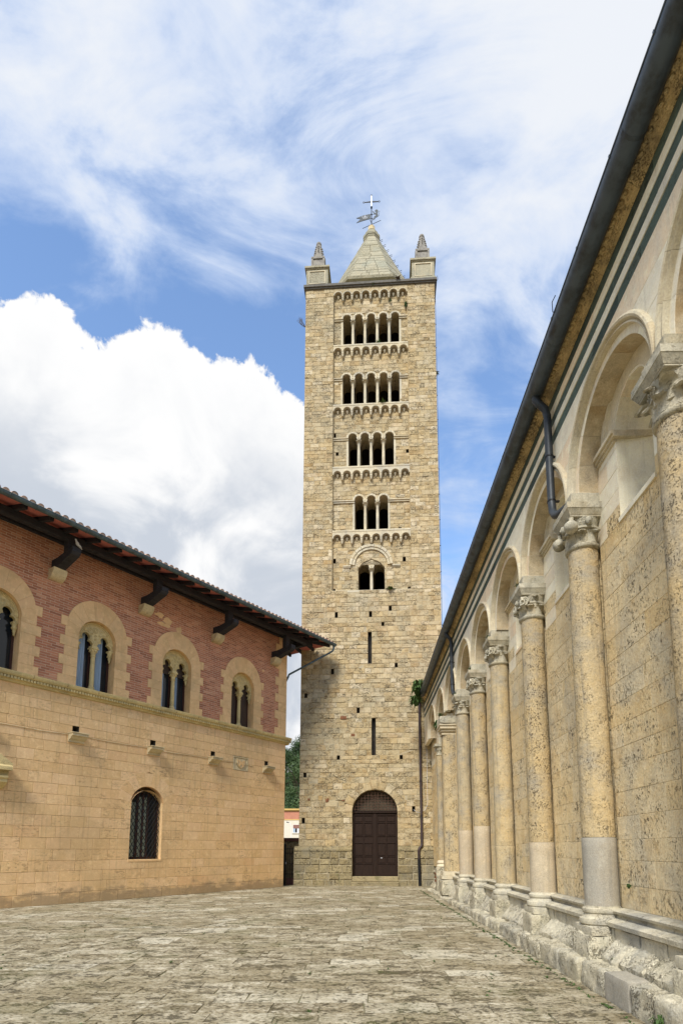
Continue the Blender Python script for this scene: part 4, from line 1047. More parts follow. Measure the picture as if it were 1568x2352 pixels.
# brick storey
def surr(c):
    def f(z):
        if z < 6.9 or z > 10.005: return None
        if z <= 9.16:
            k = int((z-6.9)/.3228); w = 1.27 if k % 2 == 0 else 1.12
            return (-c-w, -c+w)
        q = 1.07**2-(z-8.935)**2
        return (-c-sqrt(q), -c+sqrt(q)) if q > 0 else None
    return Op(-c-1.27, -c+1.27, 6.9, 10.0, fn=f)
sops = [surr(c) for c in wins]
qn = [6.9+i*.3228 for i in range(8)]
def quo(z):
    k = int((z-6.9)/.40); w = .78 if k % 2 == 0 else .55
    return (-w, 0.5)
qop = Op(-.78, 1.4, 6.9, 12, fn=quo)
qop.cx = 0.4
st = []
nb = 4; hh = .3228/nb
zs = [6.9+i*hh for i in range(int((11.95-6.9)/hh))]
masonry(PA, BRICK, MORTB, PXL, -.02, zs, sops+[Op(-.55, .5, 6.9, 12, fn=lambda z: (-.55, .5))], 0.0, .1, (.25, .28), g=.0072, c=.003, jit=.001, proud=.0025, rec=.004, name='brick', stash=st, bond=.285)
rest(PA, emit(PA, st), 'brickwork')
# patches of render on the brick
for x, z, w, h in ((-7.2,10.42,.22,.10),(-6.85,10.30,.2,.12),(-6.3,10.05,.13,.2),(-6.95,10.12,.3,.07),(-1.6,9.75,.07,.05)):
    one('render_patch', PALT, PA, lambda m: m.prism([(x+w*cos(a)*(1+.35*Rr.uniform(-1,1)), z+h*sin(a)*(1+.35*Rr.uniform(-1,1))) for a in [2*pi*k/12 for k in range(12)]], -.0045, .01))
# quoins of the corner
z = 6.9; k = 0
while z < 11.7:
    w = .78 if k % 2 == 0 else .56
    one('quoin', PALT, PA, lambda m: m.bbox_(-w, .004, -.022, .3, z+.002, z+.398, .005)); z += .40; k += 1
# twin windows
def trefoil(cx, zs_, w, up=1):
    """half-round headed light with a cusped head; list of points from left foot to right foot"""
    h = w*.5; P = []
    r1 = h*.52
    for k in range(7): a = pi*1.12 - (pi*.62)*k/6; P.append((cx-h+r1*1.0+r1*cos(a), zs_+.02+r1*sin(a)))
    r2 = h*.62
    for k in range(9): a = pi*.93 - (pi*.86)*k/8; P.append((cx+r2*cos(a), zs_+h*.85+r2*sin(a)*1.12))
    for k in range(7): a = pi*.5 - (pi*.62)*k/6; P.append((cx+h-r1+r1*cos(a), zs_+.02+r1*sin(a)))
    return P
def twin_window(c, mode):
    hw = .665; x0, x1 = -c-hw, -c+hw; spr = 8.65; cx = -c
    q = [6.9+i*.3228 for i in range(8)]
    for i in range(7):
        w = 1.27 if i % 2 == 0 else 1.12
        one('surround_stone', PALT, PA, lambda m: m.bbox_(-c-w, x0, -.02, .3, q[i]+.0015, q[i+1]-.0015, .004))
        one('surround_stone', PALT, PA, lambda m: m.bbox_(x1, -c+w, -.02, .3, q[i]+.0015, q[i+1]-.0015, .004))
    # upper shoulders follow the arch
    for s_ in (-1, 1):
        pass
    n = 9
    for k in range(n):
        a0, a1 = pi*k/n, pi*(k+1)/n
        def vp(a, outer):
            if not outer: return (cx+hw*cos(a), spr+hw*sin(a))
            # ray from (cx,spr) to the circle centred 8.935 radius 1.07
            d = 8.935-spr; b = d*sin(a); return (cx+(b+sqrt(b*b-d*d+1.07**2))*cos(a), spr+(b+sqrt(b*b-d*d+1.07**2))*sin(a))
        P = [vp(a0+(a1-a0)*i/4, True) for i in range(5)]+[vp(a1+(a0-a1)*i/4, False) for i in range(5)]
        one('surround_voussoir', PALT, PA, lambda m: m.piece(P, -.026, .3, .0015, .004, 0, True))
    m = MB(); m.sweep([(hw-.001, .0), (hw-.001, .40)], arcframes(cx, spr, 6.9, 24), caps=False); m.build('window_reveal', PALT, PA)
    # tracery
    yt0, yt1 = .16, .30; zsp = 8.50
    lw_ = hw-.055-.05
    Lc, Rc = cx-.05-lw_/2-.0, cx+.05+lw_/2
    arch = [(cx+(hw-.004)*cos(a), spr+(hw-.004)*sin(a)) for a in [pi*k/24 for k in range(25)]]
    lowerL = trefoil(Lc, zsp, lw_-.02); lowerR = trefoil(Rc, zsp, lw_-.02)
    P = [(x0+.004, zsp)] + lowerL + [(cx-.05, zsp-.0), (cx+.05, zsp-.0)] + lowerR + [(x1-.004, zsp)] + arch
    def plate(m):
        tri = geometry.tessellate_polygon([[Vector((a, b, 0)) for a, b in P]]); n = len(P)
        V = [(a, yt0, b) for a, b in P]+[(a, yt1, b) for a, b in P]
        F = [tuple(t) for t in tri]+[(t[2]+n, t[1]+n, t[0]+n) for t in tri]+[(i, (i+1) % n, (i+1) % n+n, i+n) for i in range(n)]
        m.add(V, F)
    tr = one('tracery', CARV, PA, plate)
    for lo in (lowerL, lowerR):
        one('tracery_moulding', CARV, tr, lambda m: (m.tube([(a, yt0-.004, b) for a, b in lo], .020, 6), m.tube([(a+(a-(Lc if lo is lowerL else Rc))*.16, yt0-.002, b+.045) for a, b in lo[2:-2]], .012, 5)), 50)
    one('tracery_moulding', CARV, tr, lambda m: (m.tube([(cx+(hw-.03)*cos(a), yt0-.01, spr+(hw-.03)*sin(a)) for a in [pi*k/20 for k in range(21)]], .026, 6), m.tube([(cx+(hw-.10)*cos(a), yt0-.004, spr+(hw-.10)*sin(a)) for a in [pi*.08+pi*.84*k/20 for k in range(21)]], .012, 5)), 50)
    one('roundel', CARV, tr, lambda m: (m.tube([(cx+.095*cos(a), yt0-.008, 9.06+.095*sin(a)) for a in [2*pi*k/16 for k in range(17)]], .018, 6), m.tube([(cx+.045*cos(a), yt0-.008, 9.06+.055*sin(a)) for a in [2*pi*k/12 for k in range(13)]], .02, 6)), 50)
    # leafy scrolls in the spandrel
    def scroll(m):
        for px, pz, r in ((-.2,9.04,.06),(.2,9.04,.06),(-.28,8.95,.045),(.28,8.95,.045),(-.13,8.9,.045),(.13,8.9,.045),(0,8.86,.05),(-.33,9.09,.04),(.33,9.09,.04),(0,8.74,.045),(-.4,8.98,.03),(.4,8.98,.03)):
            m.tube([(cx+px+r*(1-k/14)*cos(k*.9), yt0-.006, pz+r*(1-k/14)*sin(k*.9)) for k in range(10)], .010, 4)
    one('scroll_carving', CARV, tr, scroll)
    # central column
    col = one('window_column', CARV, PA, lambda m: m.lathe([(.075,7.1),(.078,7.3),(.07,8.14),(.088,8.15),(.088,8.18),(.07,8.2)], (cx, .23, 0), 16), 40)
    one('column_base', CARV, col, lambda m: (m.box(cx-.13, cx+.13, .10, .36, 6.9, 6.98), m.lathe([(.12,6.98),(.125,7.02),(.09,7.05),(.10,7.08),(.078,7.12)], (cx, .23, 0), 16)), 40)
    def capi(m):
        m.lathe([(.075,8.19),(.085,8.26),(.105,8.34),(.14,8.40)], (cx,.23,0), 12)
        m.box(cx-.13, cx+.13, .10, .36, 8.40, 8.44); m.box(cx-.11, cx+.11, .12, .34, 8.44, 8.50)
        for k in range(8):
            a = k*pi/4; m.lathe([(.004,-.04),(.03,-.01),(.028,.02),(.006,.045)], (cx+.115*cos(a), .23+.115*sin(a), 8.335), 5)
    one('column_capital', CARV, col, capi, 40)
    for s_ in (-1, 1):
        px = cx+s_*(hw-.075)
        def pend(m):
            m.box(px-.075, px+.075, .13, .32, 8.44, 8.50); m.lathe([(.01,8.06),(.035,8.09),(.03,8.14),(.055,8.20),(.05,8.25),(.075,8.32),(.07,8.38),(.09,8.44)], (px,.21,0), 10)
            for k in range(6): a = k*pi/3; m.lathe([(.003,-.03),(.022,-.01),(.02,.02),(.004,.03)], (px+.075*cos(a), .21+.075*sin(a), 8.30), 5)
        one('pendant_corbel', CARV, tr, pend, 40)
    # frame, glass, curtains
    fr = one('window_frame', FRAMEW, PA, lambda m: (m.box(x0, x0+.07, .34, .40, 6.9, 8.9), m.box(x1-.07, x1, .34, .40, 6.9, 8.9), m.box(cx-.10, cx+.10, .33, .40, 6.9, 9.3), m.box(x0, x1, .34, .40, 6.9, 6.98)))
    one('pane', GLASS, fr, lambda m: m.prism([(x0, 6.9), (x1, 6.9)]+[(cx+hw*cos(a), spr+hw*sin(a)) for a in [pi*k/16 for k in range(17)]], .385, .389))
    if mode in ('curtain', 'half'):
        for xa, xb in ((x0+.07, x0+.07+(.36 if mode == 'curtain' else .26)), (cx+.10, cx+.10+(.30 if mode == 'curtain' else .2))):
            def cur(m):
                n = 28; V = []
                for z in (6.98, 8.95):
                    for i in range(n+1): V.append((xa+(xb-xa)*i/n, .366+.012*sin(i*1.35)+.004*sin(i*.5), z))
                m.add(V, [(i, i+1, i+n+2, i+n+1) for i in range(n)])
            one('curtain', CURT, fr, cur, 60)
    if mode in ('half', 'shut'):
        zb = 8.36 if mode == 'half' else 6.98
        for xa, xb in ((x0+.07, cx-.10), (cx+.10, x1-.07)):
            def shu(m):
                z = zb
                while z < 9.25:
                    if z < spr or abs((xa+xb)/2-cx)+.2 < sqrt(max(0, hw*hw-(z-spr)**2)): m.prism([(.345, z), (.345, z+.03), (.352, z+.042), (.36, z+.042), (.36, z)], xa, xb, 'x')
                    z += .045
            one('shutter', SHUT, fr, shu)
for c, md in zip(wins, ('shut', 'half', 'curtain', 'glass', 'glass')): twin_window(c, md)

# eaves: corbels, struts, purlin, rafters, boards, gutter, tiles
ZE, OE, SL, XE = 11.585, 1.62, .30, 1.46     # board height at the eaves edge, overhang, slope, corner x
EAVE0 = set(o.name for o in bpy.data.objects)
def zb_(y, x=-99): return ZE + SL*min(y+OE, XE-x if x > -90 else 1e9)
brk = []
for x in (-.92, -4.45, -7.88, -11.14, -14.5):
    cb = one('eaves_corbel', CORB, PA, lambda m: m.prism([(.0,10.16),(-.10,10.17),(-.22,10.24),(-.30,10.35),(-.33,10.48),(.2,10.48),(.2,10.16)], x-.22, x+.22, 'x'), 50)
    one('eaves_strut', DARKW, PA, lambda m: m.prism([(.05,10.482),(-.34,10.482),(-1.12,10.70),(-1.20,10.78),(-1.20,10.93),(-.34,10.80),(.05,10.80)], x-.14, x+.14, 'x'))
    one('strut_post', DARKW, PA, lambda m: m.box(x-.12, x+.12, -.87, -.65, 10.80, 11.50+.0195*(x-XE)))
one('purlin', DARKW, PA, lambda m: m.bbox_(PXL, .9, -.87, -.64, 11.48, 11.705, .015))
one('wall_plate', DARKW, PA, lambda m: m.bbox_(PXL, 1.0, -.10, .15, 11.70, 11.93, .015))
one('side_purlin', DARKW, PA, lambda m: m.bbox_(.5, .72, -.86, 7.5, 11.48, 11.70, .015))
x = PXL+.2; k = 0
while x < 1.55:
    yb = .4 if x < 0 else min(.4, -OE+(XE-x)*1.0)
    def raf(m):
        w = .052; y0 = -OE+.06
        V = [(xx, y, zb_(y)-(d)) for xx in (x-w, x+w) for y, d in ((y0, .15), (y0, .01), (yb, .01), (yb, .17))]
        m.add(V, [(0,1,2,3),(7,6,5,4),(0,3,7,4),(0,4,5,1),(1,5,6,2),(3,2,6,7)])
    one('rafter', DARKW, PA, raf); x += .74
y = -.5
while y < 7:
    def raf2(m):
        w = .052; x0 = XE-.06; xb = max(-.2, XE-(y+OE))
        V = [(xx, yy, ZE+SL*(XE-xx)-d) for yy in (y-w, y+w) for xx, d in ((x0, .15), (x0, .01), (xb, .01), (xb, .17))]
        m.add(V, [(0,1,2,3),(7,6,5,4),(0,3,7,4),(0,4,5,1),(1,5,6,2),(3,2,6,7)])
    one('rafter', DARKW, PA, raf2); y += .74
def hip(m):
    V = [(XE-.02, -OE+.02, ZE-.185), (XE-.14, -OE+.02, ZE-.185), (XE-.02, -OE+.14, ZE-.185)]
    m.tube([(XE-.08, -OE+.08, ZE-.06), (-.2, .48, ZE+SL*1.9-.08)], .10, 4)
one('hip_rafter', DARKW, PA, hip)
def roofplane(m, d, t):
    A = [(PXL, -OE, ZE+d), (XE, -OE, ZE+d), (XE-5.4, -OE+5.4, ZE+SL*5.4+d), (PXL, -OE+5.4, ZE+SL*5.4+d)]
    B = [(XE, -OE, ZE+d), (XE, 9.2, ZE+d), (XE-5.4, 9.2, ZE+SL*5.4+d), (XE-5.4, -OE+5.4, ZE+SL*5.4+d)]
    for P in (A, B): m.add([(a, b, c) for a, b, c in P]+[(a, b, c+t) for a, b, c in P], [(3,2,1,0),(4,5,6,7),(0,1,5,4),(1,2,6,5),(2,3,7,6),(3,0,4,7)])
bds = one('eaves_boards', REDB, PA, lambda m: roofplane(m, 0, .03))
# tiles: cover tiles in columns up the slope
def tileshape(m, sc=1.0):
    n = 6; V = []
    for y, r, z in ((0, .094, 0), (.42, .078, .0)):
        for rr in (r, r-.018):
            for k in range(n+1): a = pi*k/n; V.append((rr*cos(a), y, z+rr*sin(a)))
    F = []; q = n+1
    for k in range(n):
        F += [(k, k+1, 2*q+k+1, 2*q+k), (q+k+1, q+k, 3*q+k, 3*q+k+1), (k+1, k, q+k, q+k+1)]
    F += [(0, 2*q, 3*q, q), (n, q+n, 3*q+n, 2*q+n)]
    F.append(tuple(range(0, q)))
    m.add(V, F)
tm = MB(); tm.cur = 0; tileshape(tm); t0 = tm.build('roof_tile', TILE, PA, 50)
t0.location = (0,0,0); t0.rotation_euler = (math.atan(SL), 0, 0)
first = True; n_t = 0
def puttile(x, y, rz=0, dz=0):
    global first, n_t
    if first: o = t0; first = False
    else: o = t0.copy(); COL.objects.link(o); o.parent = PA
    z = ZE + SL*min(y+OE, XE-x) + .065 + dz
    o.location = (x+Rr.uniform(-.012,.012), y, z+Rr.uniform(-.006,.010))
    o.rotation_euler = (math.atan(SL)+Rr.uniform(-.03,.03), Rr.uniform(-.04,.04), rz+Rr.uniform(-.05,.05)); n_t += 1
x = XE-.12
while x > -15.4:
    for r in range(3):
        y = -OE-.10+r*.33
        if y+OE < XE-x+.15: puttile(x, y, 0, r*.012)
    x -= .235
y = -OE+.1
while y < 5.5:
    o = t0.copy(); COL.objects.link(o); o.parent = PA; o.location = (XE+.06, y, ZE+.055); o.rotation_euler = (math.atan(SL)+Rr.uniform(-.04,.04), 0, pi/2+Rr.uniform(-.06,.06)); y += .235
# gutter pans between and the rest of the roof as one covering
m = MB(); x = XE-.24
while x > PXL:
    m.cur = Rr.random(); L = min(5.0, XE-x)
    V = []
    for yy in (-OE-.08, -OE+L):
        for k in range(5): a = pi+pi*k/4; V.append((x+.085*cos(a), yy, ZE+SL*(yy+OE)+.115+.07*sin(a)))
    m.add(V, [(k, k+1, k+6, k+5) for k in range(4)])
    V = []
    for yy in (-OE+.9, -OE+L):
        for k in range(5): a = pi*k/4; V.append((x+.118+.08*cos(a), yy, ZE+SL*(yy+OE)+.08+.075*sin(a)))
    if L > 1: m.add(V, [(k, k+1, k+6, k+5) for k in range(4)])
    x -= .235
m.build('roof_covering', TILE, PA, kind='stuff')
one('drip_board', FRAMEW, PA, lambda m: m.box(PXL, XE+.02, -OE-.035, -OE-.001, ZE-.03, ZE+.045))
def gut(m):
    V = []; n = 10
    xs = [PXL, XE+.06]
    for xx in xs:
        for r in (.095, .088):
            for k in range(n+1): a = pi+pi*k/n; V.append((xx, -OE-.13+r*cos(a), ZE-.03+r*sin(a)))
    q = n+1; F = []
    for k in range(n): F += [(k, k+1, 2*q+k+1, 2*q+k), (q+k+1, q+k, 3*q+k, 3*q+k+1)]
    F += [(0, 2*q, 3*q, q), (n, q+n, 3*q+n, 2*q+n)]
    F += [tuple(range(0, q)), tuple(range(2*q, 3*q))]
    m.add(V, F)
G = one('gutter', COPP, PA, gut, 40)
one('gutter_rim', COPP, G, lambda m: m.tube([(PXL, -OE-.225, ZE-.025), (XE+.06, -OE-.225, ZE-.025)], .012, 6))
one('snow_wire', BIRD, G, lambda m: m.tube([(PXL, -OE-.14, ZE+.035), (XE, -OE-.14, ZE+.035)], .006, 5))
x = PXL+.4
while x < XE:
    one('gutter_bracket', COPP, G, lambda m: (m.tube([(x, -OE-.13+.1*cos(pi+pi*k/8), ZE-.03+.1*sin(pi+pi*k/8)) for k in range(9)], .008, 4))); x += .74
for o in [o for o in bpy.data.objects if o.name not in EAVE0]:
    nm = o.name.split('.')[0]
    if nm in ('eaves_corbel', 'eaves_strut', 'strut_post'): continue
    if nm == 'roof_tile': o.location.z -= .0195*(XE-o.location.x); continue
    for v in o.data.vertices: v.co.z -= .0195*(XE-v.co.x)
DP = one('eaves_downpipe', COPP, PA, lambda m: m.tube([(XE-.05,-OE-.13,ZE-.11),(XE-.05,-OE-.13,ZE-.24),(XE-.08,-OE-.10,ZE-.36),(XE-.2,-OE,ZE-.48),(.16,-.02,10.02),(.12,.0,9.9),(.10,.08,9.75),(.08,.3,9.4),(.08,.35,0.1)], .048, 10), 50)
one('stay_wire', IRON, DP, lambda m: m.tube([(.85,-.80,11.35),(.86,-.80,10.80)], .010, 5))
one('wall_hook', IRON, PA, lambda m: m.tube([(.22,-.05,6.86),(.3,-.05,6.82),(.27,-.05,6.7),(.1,-.05,6.68)], .008, 5))
# carved hood at the left edge of the picture
hd = one('door_hood', CARV, PA, lambda m: (m.prism([(-.40,3.92),(-.40,4.02),(-.35,4.07),(0,4.07),(0,3.92)], -13.5, -12.12, 'x'), m.prism([(-13.5,4.072),(-12.10,4.072),(-12.10,4.12),(-12.8,4.60),(-13.5,4.60)], -.34, 0)))
one('hood_bracket', CARV, hd, lambda m: (m.prism([(-.30,3.58),(-.30,3.66),(-.34,3.70),(-.34,3.76),(0,3.76),(0,3.40),(-.08,3.42),(-.2,3.50)], -12.6, -12.20, 'x')))
one('hood_cornice', CARV, hd, lambda m: m.box(-12.52, -12.16, -.24, 0, 3.762, 3.918))

# pigeon on the eaves strut
PG = bpy.data.objects.new('pigeon', None); COL.objects.link(PG)
PG.matrix_world = PA.matrix_world @ Matrix.Translation((-11.10, -1.19, 10.93)) @ Matrix.Rotation(radians(200), 4, 'Z')
tag(PG, 'small pale grey pigeon perched on a dark eaves strut', 'pigeon')
def bird(m):
    prof = [((-.17,0,.03),.006),((-.13,0,.05),.02),((-.07,0,.075),.045),((0,0,.10),.058),((.06,0,.13),.048),((.09,0,.165),.030),((.105,0,.195),.027),((.125,0,.215),.027),((.145,0,.215),.015),((.165,0,.21),.004)]
    m.tube([p for p, r in prof], [r for p, r in prof], 10)
one('body', BIRD, PG, bird, 70)
for s_ in (-1, 1):
    one('wing', DARKW, PG, lambda m: m.tube([(.03,s_*.045,.12),(-.05,s_*.05,.10),(-.15,s_*.02,.06)], [.022,.02,.006], 6), 60)
    one('leg', FRAMEW, PG, lambda m: m.tube([(.0,s_*.02,.06),(.01,s_*.02,.0)], .005, 4))

# ================================================================== CATHEDRAL WALL (right)
ya = radians(.74); cw = Vector((sin(ya), cos(ya), 0)); cn = Vector((cos(ya), -sin(ya), 0))
T0 = 12.0
CA = root('cathedral', cw*T0 + cn*3.33, -cw, cn, 'cathedral side wall of pitted travertine with half columns, blind arches and green striped frieze', 'cathedral')
random.seed(33)
def X(t): return T0 - t
def Yl(a): return a - 3.33
TE = 27.4; TN = -1.5
colt = [0.2, 2.70, 5.20, 7.70, 10.15, 12.75, 15.15, 17.55, 20.30, 22.75]
one('cathedral_core', TRAV, CA, lambda m: (m.box(X(TE), X(TN), .55, 6.0, 0, 9.0)))
ct = colt + [25.5]
bays = [((ct[i]+ct[i+1])/2, ct[i+1]-ct[i]) for i in range(len(ct)-1)]
st = []
niche = []
for t, w in bays:
    if w > 2.2: niche.append(Op(X(t)-.44, X(t)+.44, 5.9, 7.6, spring=7.06))
for t in colt[1:8]:
    so = Op(X(t)+.03, X(t)+.160+.006*max(0, t-7), .92, 5.85)
    def slot(z, x0=so.x0, x1=so.x1, t=t):
        if z > 5.86: return None
        return (x0, x1 + .016*noise.noise(Vector((z*2.3, t, 0))) + .010*noise.noise(Vector((z*9, t, 3))))
    so.fn = slot; niche.append(so)
zs = courses(.92, 8.0, .24, .335, snaps=[5.86, 6.1])
def tf(pp):
    cz = sum(q[1] for q in pp)/len(pp); return random.random()
tmp = []
masonry(CA, TRAV, MORT, X(TE), X(TN), zs, niche, 0.0, .2, (.35, .95), g=.0016, c=.003, jit=.001, proud=.0015, stash=tmp, rec=.004)
for s_ in tmp:
    cz = min(q[1] for q in s_[1]); cx = sum(q[0] for q in s_[1])/len(s_[1])
    pale = cz > 6.05 or (cz > 5.5 and random.random() < .35)
    st.append(s_[:8]+(MARB if pale else TRAV, 'stone'))
# spandrels
sop = []
SP0 = 6.64
for t, w in bays:
    r = min(1.24, w/2-.012); sop.append(Op(X(t)-r, X(t)+r, 6.0, SP0+r, spring=SP0+.02, r=r))
zs = courses(6.65, 8.01, .26, .36)
tmp = []
masonry(CA, MARB, ARCH, X(TE), X(TN), zs, sop, Yl(3.02), Yl(3.2), (.5, 1.2), g=.0016, c=.003, jit=.001, proud=.0015, stash=tmp)
st += [s_[:9]+('stone',) for s_ in tmp]
rest(CA, emit(CA, st, limit=300), 'masonry')
# striped frieze
for i, (z0, z1, mat) in enumerate(((8.01,8.19,GREEN),(8.19,8.32,MARB),(8.32,8.485,GREEN),(8.485,8.63,MARB),(8.63,8.80,GREEN))):
    x = X(TE)
    while x < X(TN)-.01:
        w = random.uniform(.55, 1.3); w = min(w, X(TN)-x)
        d = .004*random.random() + (.008 if mat is GREEN else 0)
        one('green_stripe_stone' if mat is GREEN else 'white_stripe_stone', mat, CA, lambda m: m.bbox_(x+.0015, x+w-.0015, Yl(3.02)+d, Yl(3.2), z0+.0012, z1-.0012, .003)); x += w
# carved cornice
prof = [(Yl(3.03),8.80),(Yl(3.0),8.805),(Yl(2.985),8.83),(Yl(2.965),8.835),(Yl(2.95),8.86),(Yl(2.90),8.885),(Yl(2.885),8.93),(Yl(2.86),8.94),(Yl(2.86),8.99),(Yl(3.3),9.0),(Yl(3.3),8.80)]
x = X(TE)
while x < X(TN)-.01:
    w = min(random.uniform(.9, 1.5), X(TN)-x)
    cst = one('cornice_stone', CORN, CA, lambda m: m.prism(prof, x+.003, x+w-.003, 'x'))
    mm = MB(); q = x+.06; mm.cur = random.random()
    while q < x+w-.06:
        mm.lathe([(.004,-.034),(.028,-.016),(.030,.008),(.010,.03)], (q, Yl(2.925), 8.872), 7); mm.lathe([(.003,-.02),(.016,0),(.003,.02)], (q+.05, Yl(2.965), 8.845), 5); q += .10
    mm.build('carved_leaf_row', CORN, cst, kind='stuff'); x += w
one('eaves_soffit', DARKW, CA, lambda m: m.box(X(TE), X(TN), Yl(2.80), Yl(3.3), 9.002, 9.04))
one('roof', TILE, CA, lambda m: m.prism([(Yl(2.72),9.05),(Yl(2.72),9.09),(6.0,10.6),(6.0,9.04),(Yl(3.3),9.042)], X(TE), X(TN), 'x'))
# gutter
GA, GZ, GR_ = 2.76, 8.917, .134
def gz(t): return GZ - .13*max(0, (t-15)/10)**1.5 - .03*max(0,(6-t)/6)
def gut2(m):
    ts = [TN+.0] + [TN+1.5*i for i in range(1, 19) if TN+1.5*i < 25.5] + [25.6]; n = 14; V = []; q = n+1
    for t in ts:
        for r in (GR_, GR_-.008):
            for k in range(n+1): a = pi*.96+pi*1.08*k/n; V.append((X(t), Yl(GA)+r*cos(a), gz(t)+r*sin(a)))
    F = []
    for i in range(len(ts)-1):
        b = i*2*q; c = b+2*q
        for k in range(n): F += [(b+k, b+k+1, c+k+1, c+k), (b+q+k+1, b+q+k, c+q+k, c+q+k+1)]
        F += [(b, c, c+q, b+q), (b+n, b+q+n, c+q+n, c+n)]
    m.add(V, F)
G2 = one('roof_gutter', ZINC, CA, gut2, 40)
m = MB(); ts = [TN+1.5*i for i in range(0, 19) if TN+1.5*i < 25.5]+[25.6]
m.tube([(X(t), Yl(GA)-GR_, gz(t)+.012) for t in ts], .012, 6); m.build('gutter_bead', ZINC, G2)
for i in range(28):
    t = .5+i*.93
    one('gutter_clip', ZINC, G2, lambda m: m.box(X(t)-.010, X(t)+.010, Yl(GA)-GR_-.014, Yl(GA)-GR_+.01, gz(t)-.005, gz(t)+.028))
for t in (4.9, 7.3, 9.6, 12.0, 14.4, 16.9, 19.3, 21.8):
    one('gutter_joint', ZINC, G2, lambda m: m.tube([(X(t)+s_, Yl(GA), gz(t)) for s_ in (-.02, .02)], GR_+.003, 16))
one('wire_stub', IRON, G2, lambda m: m.tube([(X(6.9), Yl(GA)-.11, gz(7)+.0),(X(6.9), Yl(GA)-.16, gz(7)+.0),(X(6.88), Yl(GA)-.17, gz(7)+.13),(X(6.8), Yl(GA)-.15, gz(7)+.15)], .006, 5))
def dpipe(t, tb, zb, ab, label):
    """swan-neck pipe from gutter at t down to the abacus at tb"""
    o = one('rain_spout', SPOUT, CA, lambda m: m.tube([(X(t), Yl(GA), gz(t)-.08), (X(t), Yl(GA)+.0, gz(t)-.16), (X(t)+.02, Yl(GA)+.06, gz(t)-.26), (X(t)+.02, Yl(2.90), gz(t)-.34), (X(t)+.02, Yl(2.93), gz(t)-.46), (X(t)+.02, Yl(2.93), 7.0), (X(t)+.05, Yl(2.93), 6.82), (X(t)+.14, Yl(2.93), 6.70), (X(t)+.30, Yl(2.93), 6.61), (X(tb), Yl(2.95), zb)], [.06,.06]+[.06]*8, 12), 50)
    for z in (7.0, 7.75): one('pipe_clamp', IRON, o, lambda m: (m.lathe([(.067,-.012),(.067,.012)], (X(t)+.02, Yl(2.93), z), 12), m.box(X(t)+.0, X(t)+.04, Yl(2.97), Yl(3.05), z-.01, z+.01)))
    return o
dpipe(8.25, 7.66, 6.54, 2.93, ''); dpipe(18.1, 17.6, 6.54, 2.93, '')

